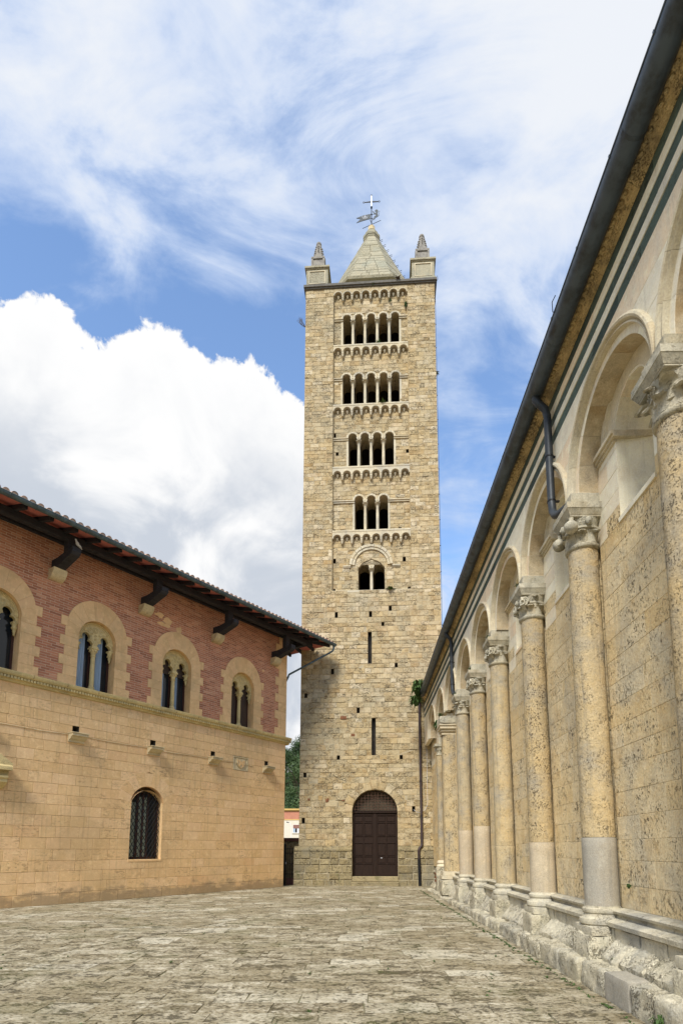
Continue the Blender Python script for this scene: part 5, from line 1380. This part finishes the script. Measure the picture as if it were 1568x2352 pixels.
# arches and niches
for bi, (t, w) in enumerate(bays):
    r = min(1.24, w/2-.012)+.006; cx = X(t); sp = SP0+.02; nseg = 9
    if w < 1.5: continue
    prof = [(r,Yl(3.04)),(r,Yl(2.985)),(r-.010,Yl(2.965)),(r-.032,Yl(2.955)),(r-.055,Yl(2.965)),(r-.066,Yl(3.0)),(r-.078,Yl(3.015)),(r-.088,Yl(2.99)),(r-.104,Yl(2.985)),(r-.114,Yl(3.01)),(r-.117,Yl(3.06))]
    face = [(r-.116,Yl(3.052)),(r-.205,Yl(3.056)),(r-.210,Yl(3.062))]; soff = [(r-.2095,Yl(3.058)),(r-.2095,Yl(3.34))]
    for k in range(nseg):
        a0, a1 = pi*k/nseg+.0012, pi*(k+1)/nseg-.0012
        av = one('archivolt', ARCH, CA, lambda m: m.sweep(prof, arcframes(cx, sp, None, 5, a0, a1)), 35)
        one('arch_face', MARB, av, lambda m: m.sweep(face, arcframes(cx, sp, None, 5, a0, a1), caps=False), 35)
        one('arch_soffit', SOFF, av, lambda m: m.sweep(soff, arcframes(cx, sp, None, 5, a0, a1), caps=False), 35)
    for s_ in (-1, 1):
        fr_ = [(cx, 6.63, s_, 0), (cx, sp, s_, 0)] if s_ > 0 else [(cx, sp, s_, 0), (cx, 6.63, s_, 0)]
        av = one('archivolt_foot', ARCH, CA, lambda m: m.sweep(prof, fr_), 35)
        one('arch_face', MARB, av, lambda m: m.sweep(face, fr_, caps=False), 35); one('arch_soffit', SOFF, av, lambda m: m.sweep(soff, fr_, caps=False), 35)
    if w > 2.2:
        ns = 7.06
        m = MB(); m.cur = random.random(); m.sweep([(.441, .0), (.441, .16), (.38, .50)], arcframes(cx, ns, 5.9, 16), caps=False); m.build('niche_reveal', MARB, CA)
        one('niche_back', MARB, CA, lambda m: m.prism([(cx-.45,5.9),(cx+.45,5.9)]+[(cx+.45*cos(pi*k/12), ns+.45*sin(pi*k/12)) for k in range(13)], .49, .56))
        one('niche_sill', MARB, CA, lambda m: m.prism([(-.02,5.84),(-.02,5.90),(.50,6.05),(.50,5.84)], cx-.46, cx+.46, 'x'))
        one('niche_arch', ARCH, CA, lambda m: m.sweep([(.82,-.002),(.81,-.035),(.77,-.04),(.745,-.02),(.735,-.04),(.70,-.04),(.685,-.004),(.45,-.006),(.445,.02)], arcframes(cx, ns+.02, None, 22)), 35)
        for s_ in (-1, 1):
            xa, xb = sorted((cx+s_*.44, cx+s_*(r-.212)))
            one('impost_moulding', ARCH, CA, lambda m: (m.box(xa, xb, -.09, .02, ns-.02, ns+.03), m.box(xa, xb, -.06, .02, ns-.055, ns-.02), m.box(xa, xb, -.03, .02, ns-.09, ns-.055)))
            ja, jb = sorted((cx+s_*.44, cx+s_*.375))
            one('impost_moulding', ARCH, CA, lambda m: (m.box(ja, jb, -.09, .5, ns-.02, ns+.03), m.box(ja, jb, -.06, .5, ns-.055, ns-.02)))
        one('carved_head', MARB, CA, lambda m: (m.lathe([(.01,-.09),(.05,-.06),(.065,0),(.05,.06),(.01,.085)], (cx+.05, .12, 7.30), 10), m.lathe([(.005,-.03),(.025,0),(.005,.03)], (cx+.05, .05, 7.28), 6), m.box(cx+.0, cx+.10, .14, .5, 7.26, 7.36)), 50)

# columns
def shaftdisp(seed):
    def f(g, z):
        p = Vector((cos(g)*.6, sin(g)*.6, z*1.1)) + Vector((seed*3.1, seed, seed*7))
        n = noise.noise(p*9) ; q = noise.noise(p*3)
        d = q*.006 - max(0, noise.noise(p*14+Vector((4,4,4)))-.36)*.045
        return d
    return f
def leaf(m, r0, r1, z0, z1, wd, curl, a, n=6):
    """a broad leaf standing on the bell and curling over at the tip"""
    V = []; rows = []
    for i in range(n+1):
        u = i/n; z = z0+(z1-z0)*min(1, u*1.25) - (curl*.55*max(0, u-.72)/.28); rr = r0+(r1-r0)*u*u + (curl*.9*max(0, u-.6)/.4)
        w = wd*(1-.10*u)*(1 if u < .7 else .45+.55*(1-u)/.3)
        row = []
        for s_, o in ((-1, -.008), (-.5, .010), (0, .018), (.5, .010), (1, -.008)):
            an = a+s_*w/max(rr, .05); q = rr+o; row.append((q*cos(an), q*sin(an), z))
        rows.append(row)
    for row in rows: V += row
    F = [(i*5+k, i*5+k+1, (i+1)*5+k+1, (i+1)*5+k) for i in range(n) for k in range(4)]
    V2 = []
    for row in rows:
        for x, y, z in row: q = sqrt(x*x+y*y); V2.append((x*(q-.028)/q, y*(q-.028)/q, z-.012))
    N_ = len(V); F += [(a_+N_, d_+N_, c_+N_, b_+N_) for a_, b_, c_, d_ in F]
    e = [(k, k+1) for k in range(4)] + [(n*5+k+1, n*5+k) for k in range(4)] + [(i*5+4, (i+1)*5+4) for i in range(n)] + [((i+1)*5, i*5) for i in range(n)]
    F += [(p, q, q+N_, p+N_) for p, q in e]
    m.add(V+V2, F)
def make_column(seed, drumz, dark_drum, style=0, R=.212):
    """column standing at local origin of the parent cathedral, z from the court"""
    top = 5.86
    c = one('column', SHAFT, None, lambda m: m.lathe([(R*(1+.02-.06*((z-drumz)/(top-drumz))), z) for z in [drumz+(top-drumz)*i/64 for i in range(65)]], (0,0,0), 40, 0, 2*pi, shaftdisp(seed)), 50)
    one('lower_drum', (SHAFT, DRUM, DRUM2)[dark_drum], c, lambda m: m.lathe([(R*1.035, .93)]+[(R*1.03, .96+(drumz-.965)*i/6) for i in range(6)]+[(R*1.03, drumz-.012),(R*1.015, drumz-.004)], (0,0,0), 36, 0, 2*pi, lambda g, z: noise.noise(Vector((cos(g), sin(g), z*2+seed)))*.003), 40)
    one('base_moulding', FOOT, c, lambda m: m.lathe([(R*1.28,.695),(R*1.37,.71),(R*1.40,.745),(R*1.36,.775),(R*1.22,.785),(R*1.12,.815),(R*1.10,.84),(R*1.17,.85),(R*1.21,.875),(R*1.18,.90),(R*1.07,.915),(R*1.05,.935)], (0,0,0), 32, 0, 2*pi, lambda g, z: noise.noise(Vector((cos(g)*2, sin(g)*2, z*9+seed)))*.008), 35)
    one('base_block', FOOT, c, lambda m: m.rough(-.29,.29,-.285,.34,.575,.70,(6,6,2),.007,4,seed,.03), 35)
    one('plinth', LEDGE, c, lambda m: m.rough(-.32+random.uniform(0,.05),.34-random.uniform(0,.04),-.31-random.uniform(0,.03),.36,.05,.585,(14,12,9),.024,3.6,seed+3,.045), 40)
    # capital
    def neck(m): m.lathe([(R*.97,top-.02),(R*1.07,top-.01),(R*1.13,top+.015),(R*1.13,top+.035),(R*1.05,top+.05),(R*.97,top+.055)], (0,0,0), 32)
    one('necking', CAPS, c, neck, 40)
    one('capital', CAPS, c, lambda m: m.lathe([(R*.95,top+.05),(R*.97,top+.2),(R*1.05,top+.32),(R*1.2,top+.38),(R*1.22,top+.41)], (0,0,0), 24), 40)
    for k in range(8):
        a = k*pi/4+pi/8
        if sin(a) > .75: continue
        one('capital_leaf', CAPS, c, lambda m: leaf(m, R*.99, R*1.14, top+.055, top+.225+.01*(seed%3), .088, .085, a), 50)
    # upper tier
    hw = .268
    for sx, sy in ((-1,-1),(1,-1)):
        px, py = sx*hw*.90, sy*hw*.90
        if style == 0:   # scrolls
            def vol(m):
                for off in (0, 1):
                    pts = []
                    for k in range(22):
                        an = k*.62; rr = .088*(1-k/26)
                        u = rr*cos(an); z = top+.275+rr*sin(an)
                        if off: pts.append((px-sx*.035+sx*u*.75, py-.035+.03, z))
                        else: pts.append((px-sx*.0, py+.05+u*.75, z))
                    m.tube(pts, [.024*(1-k/40) for k in range(22)], 6)
                m.tube([(sx*R*.8, -R*.8, top+.14), (sx*R*1.0, -R*1.0, top+.2), (px, py, top+.235)], [.03,.035,.05], 8)
                m.tube([(px-sx*.03, py+.02, top+.275), (px+sx*.01, py-.0, top+.275)], .05, 10)
            one('volute', CAPS, c, vol, 50)
        elif style == 1:  # globe of foliage
            one('foliage_ball', CAPS, c, lambda m: (m.lathe([(.092*sin(pi*i/9)+.001, -.092*cos(pi*i/9)) for i in range(10)], (px, py, top+.25), 14, 0, 2*pi, lambda g, z: .010*noise.noise(Vector((g*3, z*50, seed)))), m.lathe([(.03,-.03),(.035,.03)], (px*.95, py*.95, top+.36), 8)), 50)
        else:            # broad corner leaf
            one('corner_leaf', CAPS, c, lambda m: leaf(m, R*1.0, R*1.42, top+.14, top+.36, .095, .10, atan2(sy, sx)), 50)
    for k, a in enumerate((-pi/2, pi, 0)):
        if style == 1 or (style == 0 and k == 0):
            def head(m):
                x0, y0 = (R*1.22)*cos(a), (R*1.22)*sin(a)
                m.lathe([(.008,-.055),(.03,-.045),(.043,-.01),(.045,.02),(.03,.052),(.006,.06)], (x0, y0, top+.335), 10)
                m.lathe([(.003,-.015),(.012,-.006),(.003,.02)], (x0+.045*cos(a), y0+.045*sin(a), top+.325), 5)
            one('carved_face', CAPS, c, head, 50)
        else:
            one('scroll_leaf', CAPS, c, lambda m: leaf(m, R*1.0, R*1.25, top+.18, top+.39, .07, .06, a), 50)
    one('carved_band', CAPS, c, lambda m: (m.lathe([(R*1.02,top+.245),(R*1.15,top+.26),(R*1.15,top+.29),(R*1.04,top+.30)], (0,0,0), 24), [m.lathe([(.002,-.02),(.012,0),(.002,.02)], (R*1.2*cos(g), R*1.2*sin(g), top+.335), 5) for g in [pi+pi*j/14 for j in range(15)]]), 40)
    # abacus: two fasciae flaring outwards
    def ab(m):
        h = .30
        for z0, z1, e0, e1 in ((top+.41, top+.43, h-.05, h-.05), (top+.43, top+.515, h-.045, h-.004), (top+.515, top+.60, h, h)):
            V = [(-e0,-e0,z0),(e0,-e0,z0),(e0,.34,z0),(-e0,.34,z0),(-e1,-e1,z1),(e1,-e1,z1),(e1,.34,z1),(-e1,.34,z1)]
            m.add(V, [(0,3,2,1),(4,5,6,7),(0,1,5,4),(1,2,6,5),(2,3,7,6),(3,0,4,7)])
    one('abacus', CAPS, c, ab)
    one('impost_block', CAPS, c, lambda m: m.bbox_(-.232,.232,-.215,.34,top+.603,top+.782,.012))
    return c
specs = {2.70: (1,2.1,1,0), 5.20: (2,1.85,1,2), 7.70: (3,1.82,1,1), 10.15: (4,1.79,2,0), 12.75: (5,1.75,0,0), 15.15: (6,2.28,2,0), 17.55: (7,2.25,2,2)}
for t in colt[1:8]:
    sd, dz, dk, sty = specs[t]
    c = make_column(sd, dz, dk, sty); c.parent = CA; c.location = (X(t), Yl(3.15), 0)
    c.rotation_euler = (0, 0, 0)
# square pier and last small column
pr = one('pier', SHAFT, CA, lambda m: m.prism([(X(20.3)-.20,-.42),(X(20.3)-.12,-.46),(X(20.3)+.12,-.46),(X(20.3)+.20,-.42),(X(20.3)+.26,.05),(X(20.3)-.26,.05)], .93, 5.75, 'z'))
one('pier_capital', ARCH, pr, lambda m: [m.box(X(20.3)-w_, X(20.3)+w_, -.33-w_*.6-.02, .05, z0, z1) for w_, z0, z1 in ((.24,5.75,5.80),(.22,5.80,5.86),(.29,5.86,5.95),(.36,5.95,6.06),(.40,6.06,6.12))])
one('rough_slab', LEDGE, pr, lambda m: m.rough(X(20.3)-.44, X(20.3)+.44, -.58, .05, 6.13, 6.40, (8,5,3), .025, 4, 5, .04), 40)
one('pier_base', ARCH, pr, lambda m: (m.box(X(20.3)-.30, X(20.3)+.30, -.55, .05, .78, .925), m.box(X(20.3)-.34, X(20.3)+.34, -.60, .05, .66, .775)))
one('plinth', LEDGE, pr, lambda m: m.rough(X(20.3)-.42, X(20.3)+.36, -.62, .05, .1, .655, (7,5,5), .03, 3, 9, .06), 40)
c2 = one('column', SHAFT, CA, lambda m: m.lathe([(.145,1.25+4.2*i/50) for i in range(51)], (X(22.75), -.20, 0), 28, 0, 2*pi, shaftdisp(9)), 50)
one('capital', CAPS, c2, lambda m: (m.lathe([(.14,5.42),(.165,5.44),(.165,5.47),(.14,5.48),(.15,5.62),(.21,5.78)], (X(22.75),-.20,0), 20), m.box(X(22.75)-.23, X(22.75)+.23, -.44, .05, 5.78, 5.88)), 40)
for k in range(6): one('capital_leaf', CAPS, c2, lambda m: [(m.lathe([(.004,-.06),(.035,-.02),(.03,.03),(.005,.05)], (X(22.75)+.175*cos(pi+k*pi/5), -.20+.175*sin(pi+k*pi/5), 5.66), 6))], 50)
one('base_moulding', ARCH, c2, lambda m: m.lathe([(.22,1.0),(.23,1.04),(.20,1.08),(.17,1.12),(.20,1.15),(.20,1.2),(.16,1.26)], (X(22.75),-.20,0), 24), 40)
one('plinth', LEDGE, c2, lambda m: m.rough(X(22.75)-.28, X(22.75)+.28, -.46, .05, .05, 1.0, (6,5,7), .03, 3, 12, .05), 40)
for z, h in ((.42,.06),(.56,.05),(.7,.05)): one('infill_brick', OLDB, c2, lambda m: m.bbox_(X(22.75)-.2, X(22.75)+.15, -.49, -.3, z, z+h*1.6, .01))
def lh(t): return max(.07, .325-.0185*max(0, t-6.2)) if t > 6.2 else .325
# moulding along the foot of the wall and sloping stones
prof = [(Yl(3.12),.69),(Yl(3.085),.705),(Yl(3.08),.755),(Yl(3.11),.775),(Yl(3.16),.785),(Yl(3.22),.80),(Yl(3.23),.84),(Yl(3.18),.855),(Yl(3.17),.885),(Yl(3.20),.905),(Yl(3.33),.92),(Yl(3.40),.92),(Yl(3.40),.69)]
for i in range(len(ct)-1):
    t0_, t1_ = ct[i]+.20, ct[i+1]-.20; t = t0_
    while t < t1_-.02:
        w = min(random.uniform(.45,.8), t1_-t)
        one('foot_moulding', FOOT, CA, lambda m: m.prism(prof, X(t)-.003, X(t+w)+.003, 'x'))
        one('foot_stone', FOOT, CA, lambda m: m.rough(X(t+w)+.004, X(t)-.004, Yl(3.13), .05, .50, .688, (8,2,4), .009, 4, t, .02), 40)
        t += w
    t0_, t1_ = ct[i]+.34, ct[i+1]-.34; t = t0_
    while t < t1_-.02:
        w = min(random.uniform(.6,1.15), t1_-t)
        if t1_-t-w < .3: w = t1_-t
        def slope_stone(m):
            b = MB(); b.rough(X(t+w)+.008, X(t)-.008, 0, 1, 0, 1, (max(4, int(w/.05)), 9, 6), 0, 1, 0, .05)
            ln = noise
            for (x, u, v) in b.v:
                yy = Yl(2.93 + .03*(1-v)*(1-u)) + u*(.36 + .0)
                top = lh(t)+.04 + (.56-lh(t))*min(1, u*1.35); bot = lh(t)-.10
                z = bot + (top-bot)*v
                p = Vector((x, yy, z))
                p += noise.noise_vector(p*3.3)*.030 + noise.noise_vector(p*9.5)*.016 + noise.noise_vector(p*24)*.008
                m.v.append(tuple(p)); m.t.append(m.cur)
            m.f += b.f
        one('sloping_stone', LEDGE, CA, slope_stone, 40); t += w

# low stone ledge along the foot of the wall: a thing of its own
LG = root('stone_ledge', cw*T0 + cn*2.7, -cw, cn, 'low rough travertine ledge running along the foot of the cathedral columns', 'ledge')
random.seed(44)
def lh(t): return max(.07, .325-.0185*max(0, t-6.2)) if t > 6.2 else .325
t = 1.0
while t < 24.5:
    w = random.uniform(.35, .95) if t > 6 else random.uniform(.45, .85)
    h = lh(t)+random.uniform(-.02, .025); in_ = random.uniform(-.03, .03)
    det = 1 if t < 14 else .5
    smooth_block = 5.75 < t < 6.6
    m = MB(); m.cur = random.random()
    m.rough(X(t+w)+.006, X(t)-.006, 0.0+in_, .42, -.06, h, (max(3, int(w/.055*det)), max(3, int(8*det)), max(3, int(8*det))), .010 if smooth_block else .028, 4.2, t, .03 if smooth_block else .055)
    m.build('ledge_stone', DRUM if smooth_block else LEDGE, LG, 45); t += w
one('ledge_fill', SOIL, LG, lambda m: m.rough(X(24.5), X(.5), .25, .9, -.05, .10, (60,3,1), .02, 2, 3, .02))
m = MB(); tt = .5
while tt < 24.4:
    m.add([(X(tt),.36,lh(tt)-.03),(X(tt),.75,lh(tt)-.015),(X(tt+1),.75,lh(tt+1)-.015),(X(tt+1),.36,lh(tt+1)-.03)], [(0,1,2,3)]); tt += 1
m.build('ledge_bed', SOIL, LG)

# plants on the cathedral
def CAp(t, a, z): return cw*t + cn*a + Vector((0,0,z))
plant('fern', CAp(25.4, 2.55, 8.60), .55, .75, 60, 'bushy green fern hanging at the far end of the cathedral gutter', 21, .9)
plant('fern', CAp(25.3, 2.45, 8.15), .45, .45, 50, 'lower feathery fern between gutter end and tower', 22, 1.2)
plant('wall_plant', CAp(20.9, 2.85, 6.15), .30, .30, 40, 'small fern beside the square pier capital', 23, 1.4)
plant('wall_plant', CAp(20.1, 2.80, 6.40), .16, .14, 24, 'grass tuft on top of the square pier', 24, .5)
plant('wall_plant', CAp(7.0, 2.98, .30), .07, .10, 22, 'leafy weed at the foot of the sloping stones nearest the camera', 25, .8)
plant('wall_plant', CAp(5.4, 2.66, .05), .10, .14, 26, 'leafy weed growing against the nearest ledge stones', 26, .8)
plant('wall_plant', CAp(7.2, 3.28, 1.18), .05, .06, 20, 'tiny weed on the wall just past the granite drum', 27, .8)
plant('wall_plant', CAp(10.0, 3.38, .95), .06, .14, 20, 'weed growing in the gap behind the third column', 28, .6)
for i, t in enumerate((10.2, 12.8, 15.1, 17.6)):
    plant('wall_plant', CAp(t-.1, 2.92, 6.47), .10, .10, 16, ['dry grass tuft on the fourth abacus from the right','dry grass tuft on the fifth abacus from the right','dry grass tuft on the sixth abacus from the right','dry grass tuft on the seventh abacus from the right'][i], 30+i, .3)

# brown downpipe at the foot of the tower
DPI = bpy.data.objects.new('downpipe', None); COL.objects.link(DPI); DPI.matrix_world = TW.matrix_world @ Matrix.Translation((2.2, -.14, 0))
tag(DPI, 'dark brown downpipe on the tower wall beside the last cathedral column', 'downpipe')
one('pipe', BRNP, DPI, lambda m: m.tube([(.28,.05,9.0),(.22,.05,8.9),(.06,.05,8.78),(.02,.05,8.6),(.04,.05,2.0),(.02,0,1.85),(-.09,-.08,1.72),(-.11,-.08,1.6),(-.08,-.08,0)], .062, 10), 50)
for z in (8.0, 6.4, 4.8, 3.2): one('clamp', IRON, DPI, lambda m: m.lathe([(.07,-.015),(.07,.015)], (.03,.05,z), 10))
one('lower_pipe', IRON, DPI, lambda m: m.tube([(-.108,-.08,1.25),(-.08,-.08,.0)], .068, 10))

# ================================================================== GATE, FAR HOUSE, HILL
GT = bpy.data.objects.new('iron_gate', None); COL.objects.link(GT); GT.location = (-3.52, 27.95, 0)
tag(GT, 'black iron bar gate between the palace corner and the tower', 'gate')
one('gate_post', IRON, GT, lambda m: (m.box(.08,.17,-.05,.05,0,1.88), m.lathe([(.05,1.88),(.05,1.93),(.01,1.97)], (.125,0,0), 8)))
for i in range(4): one('gate_bar', IRON, GT, lambda m: m.tube([(.24+i*.12,0,.12),(.24+i*.12,0,1.8)], .009, 5))
for i in range(4): one('gate_bar', IRON, GT, lambda m: m.tube([(.02-i*.12,0,.12),(.02-i*.12,0,1.75)], .012, 5))
for z in (.5, .98, 1.5, 1.7): one('gate_rail', IRON, GT, lambda m: m.box(.0,.8,-.012,.012,z,z+.03))
one('gate_rail', IRON, GT, lambda m: m.box(-.6,.0,-.012,.012,.98,1.02))
one('gate_latch', WHITEM, GT, lambda m: m.box(.17,.20,-.03,-.01,.98,1.08))
one('kick_plate', CAPM, GT, lambda m: m.box(.2,.8,-.01,.01,0,.32))
YW = bpy.data.objects.new('yard_wall', None); COL.objects.link(YW); YW.location = (-4, 29.0, 0)
tag(YW, 'low plastered yard wall with brown cap behind the iron gate', 'wall')
one('wall_body', TOWB, YW, lambda m: m.box(-3, 1.9, 0, .3, -.05, 2.10))
one('wall_cap', CAPM, YW, lambda m: m.box(-3, 1.9, -.06, .36, 2.10, 2.27))
HS = bpy.data.objects.new('far_house', None); COL.objects.link(HS); HS.location = (-8, 60, 0)
tag(HS, 'cream and salmon house with yellow cornice seen in the gap beside the tower', 'house')
one('lower_wall', CREAM, HS, lambda m: m.box(-7, 7, 0, 9, -.05, 4.78))
one('band', YELL, HS, lambda m: m.box(-7.02, 7.02, -.03, 9, 4.78, 4.88))
one('upper_wall', SALM, HS, lambda m: m.box(-7, 7, 0, 9, 4.88, 5.72))
one('cornice', YELL, HS, lambda m: (m.box(-7.1, 7.1, -.1, 9.1, 5.72, 5.83), m.box(-7.2, 7.2, -.2, 9.2, 5.83, 5.98)))
for x in (-3.6, -1.0, 1.85, 4.6):
    wf = one('window', WHITEM, HS, lambda m: m.box(x-.35, x+.35, -.02, .02, 3.45, 4.32))
    one('blind', BLIND, wf, lambda m: m.box(x-.32, x+.32, -.03, -.021, 3.92, 4.30))
    one('pane', GLASS, wf, lambda m: m.box(x-.10, x+.09, -.03, -.021, 3.49, 3.91))
    one('pane', CURT, wf, lambda m: (m.box(x-.31, x-.13, -.03, -.021, 3.49, 3.91)))
    one('sill', CREAM, wf, lambda m: m.box(x-.42, x+.42, -.08, -.02, 3.38, 3.45))
LP = bpy.data.objects.new('street_lamp', None); COL.objects.link(LP); LP.location = (-6.15, 55.5, 0)
tag(LP, 'thin pale curved street lamp before the cream house wall', 'street lamp')
one('pole', WHITEM, LP, lambda m: m.tube([(.0,0,0),(0,0,3.6),(-.03,0,4.0),(-.12,0,4.2),(-.25,0,4.3)], .03, 6), 50)
one('lamp_head', STEEL, LP, lambda m: m.tube([(-.22,0,4.3),(-.48,0,4.36)], [.03,.06], 6))

def hillz(x, y): 
    u = max(0, min(1, (y-72)/95)); return 26*u*u*(3-2*u)*(1+.15*sin(x*.03))*(1 if x < 40 else max(0, 1-(x-40)/60)) - .06
hm = MB(); nx, ny = 40, 24
for j in range(ny+1):
    for i in range(nx+1):
        x = -150+250*i/nx; y = 70+130*j/ny; hm.v.append((x, y, hillz(x, y))); hm.t.append(.3)
hm.f = [(j*(nx+1)+i, j*(nx+1)+i+1, (j+1)*(nx+1)+i+1, (j+1)*(nx+1)+i) for j in range(ny) for i in range(nx)]
tag(hm.build('hill', TREE1, None, 60), kind='structure')
def tree(seed, mat, nl=2600):
    rn = random.Random(seed); t = bpy.data.objects.new('broadleaf_tree', None); COL.objects.link(t)
    one('trunk', BARK, t, lambda m: (m.tube([(0,0,-.5),(.1,0,1.5),(.05,.1,3.2),(.2,0,4.6)], [.28,.22,.17,.08], 8), [m.tube([(.05,.05,2.4+.3*k), (cos(k*1.9)*1.1, sin(k*1.9)*1.1, 3.6+.3*k), (cos(k*1.9)*1.9, sin(k*1.9)*1.9, 4.6+.25*k)], [.1,.07,.03], 5) for k in range(6)]), 60)
    m = MB(); bl = []
    for k in range(26):
        a = rn.uniform(0, 2*pi); r = rn.uniform(.2, 2.3); z = rn.uniform(2.6, 6.6); r *= sqrt(max(.1, 1-((z-4.3)/3.1)**2)); bl.append((r*cos(a), r*sin(a), z, rn.uniform(.6, 1.25)))
    for i in range(nl):
        bx, by, bz, br = bl[i % 26]; d = Vector((rn.gauss(0,1), rn.gauss(0,1), rn.gauss(0,1))).normalized(); q = br*rn.uniform(.7, 1.08)
        p = Vector((bx, by, bz))+d*q; s_ = rn.uniform(.07, .16)
        u = Vector((rn.gauss(0,1), rn.gauss(0,1), rn.gauss(0,1))).normalized(); v = d.cross(u).normalized(); u = (v.cross(d)+d*rn.uniform(-.6,.6)).normalized()
        m.cur = (i % 26)/26
        m.add([p-u*s_, p-v*s_*.6, p+u*s_, p+v*s_*.6], [(0,1,2,3)])
    m.build('crown', mat, t); return t
T1_, T2_ = tree(1, TREE1), tree(2, TREE2)
rn = random.Random(9); k = 0; wood = MB()
rows = ((80, 'lowest'), (92, 'second lowest'), (104, 'third lowest'), (116, 'middle'), (128, 'third highest'), (140, 'second highest'), (152, 'topmost'))
for ri, (y, nm) in enumerate(rows):
    for i, side in enumerate(('left', 'right')):
        o = (T1_, T2_)[k] if k < 2 else inst((T1_, T2_)[k % 2] if rn.random() < .8 else T1_, None); k += 1
        x = -.117*y + (i-.5)*3.0 + rn.uniform(-.5, .5) + (ri % 2)*.8; yy = y+rn.uniform(-3, 3)
        o.location = (x, yy, hillz(x, yy)); s_ = rn.uniform(.95, 1.4); o.scale = (s_, s_, s_*rn.uniform(.9, 1.1)); o.rotation_euler = (0, 0, rn.uniform(0, 6.28))
        tag(o, side+' tree of the '+nm+' pair on the wooded hill beside the tower', 'tree', 'trees on the wooded hill')
    for i in range(-4, 5):
        if i in (0,): continue
        x = -.117*y + i*3.8 + math.copysign(1.5, i) + rn.uniform(-1, 1); yy = y+rn.uniform(-4, 4); z0 = hillz(x, yy); c = [q for q in T1_.children if q.name.startswith('crown')][0]
        M4 = Matrix.Translation((x, yy, z0)) @ Matrix.Rotation(rn.uniform(0, 6), 4, 'Z') @ Matrix.Scale(rn.uniform(1, 1.4), 4)
        vv = c.data.vertices; n0 = len(vv)//4//2
        for q in range(n0): wood.add([M4 @ vv[8*q+j].co for j in range(4)], [(0,1,2,3)])
tag(wood.build('woodland', TREE1), kind='stuff')
print('meshes', len(bpy.data.meshes), 'objects', len(bpy.data.objects), 'tiles', n_t)
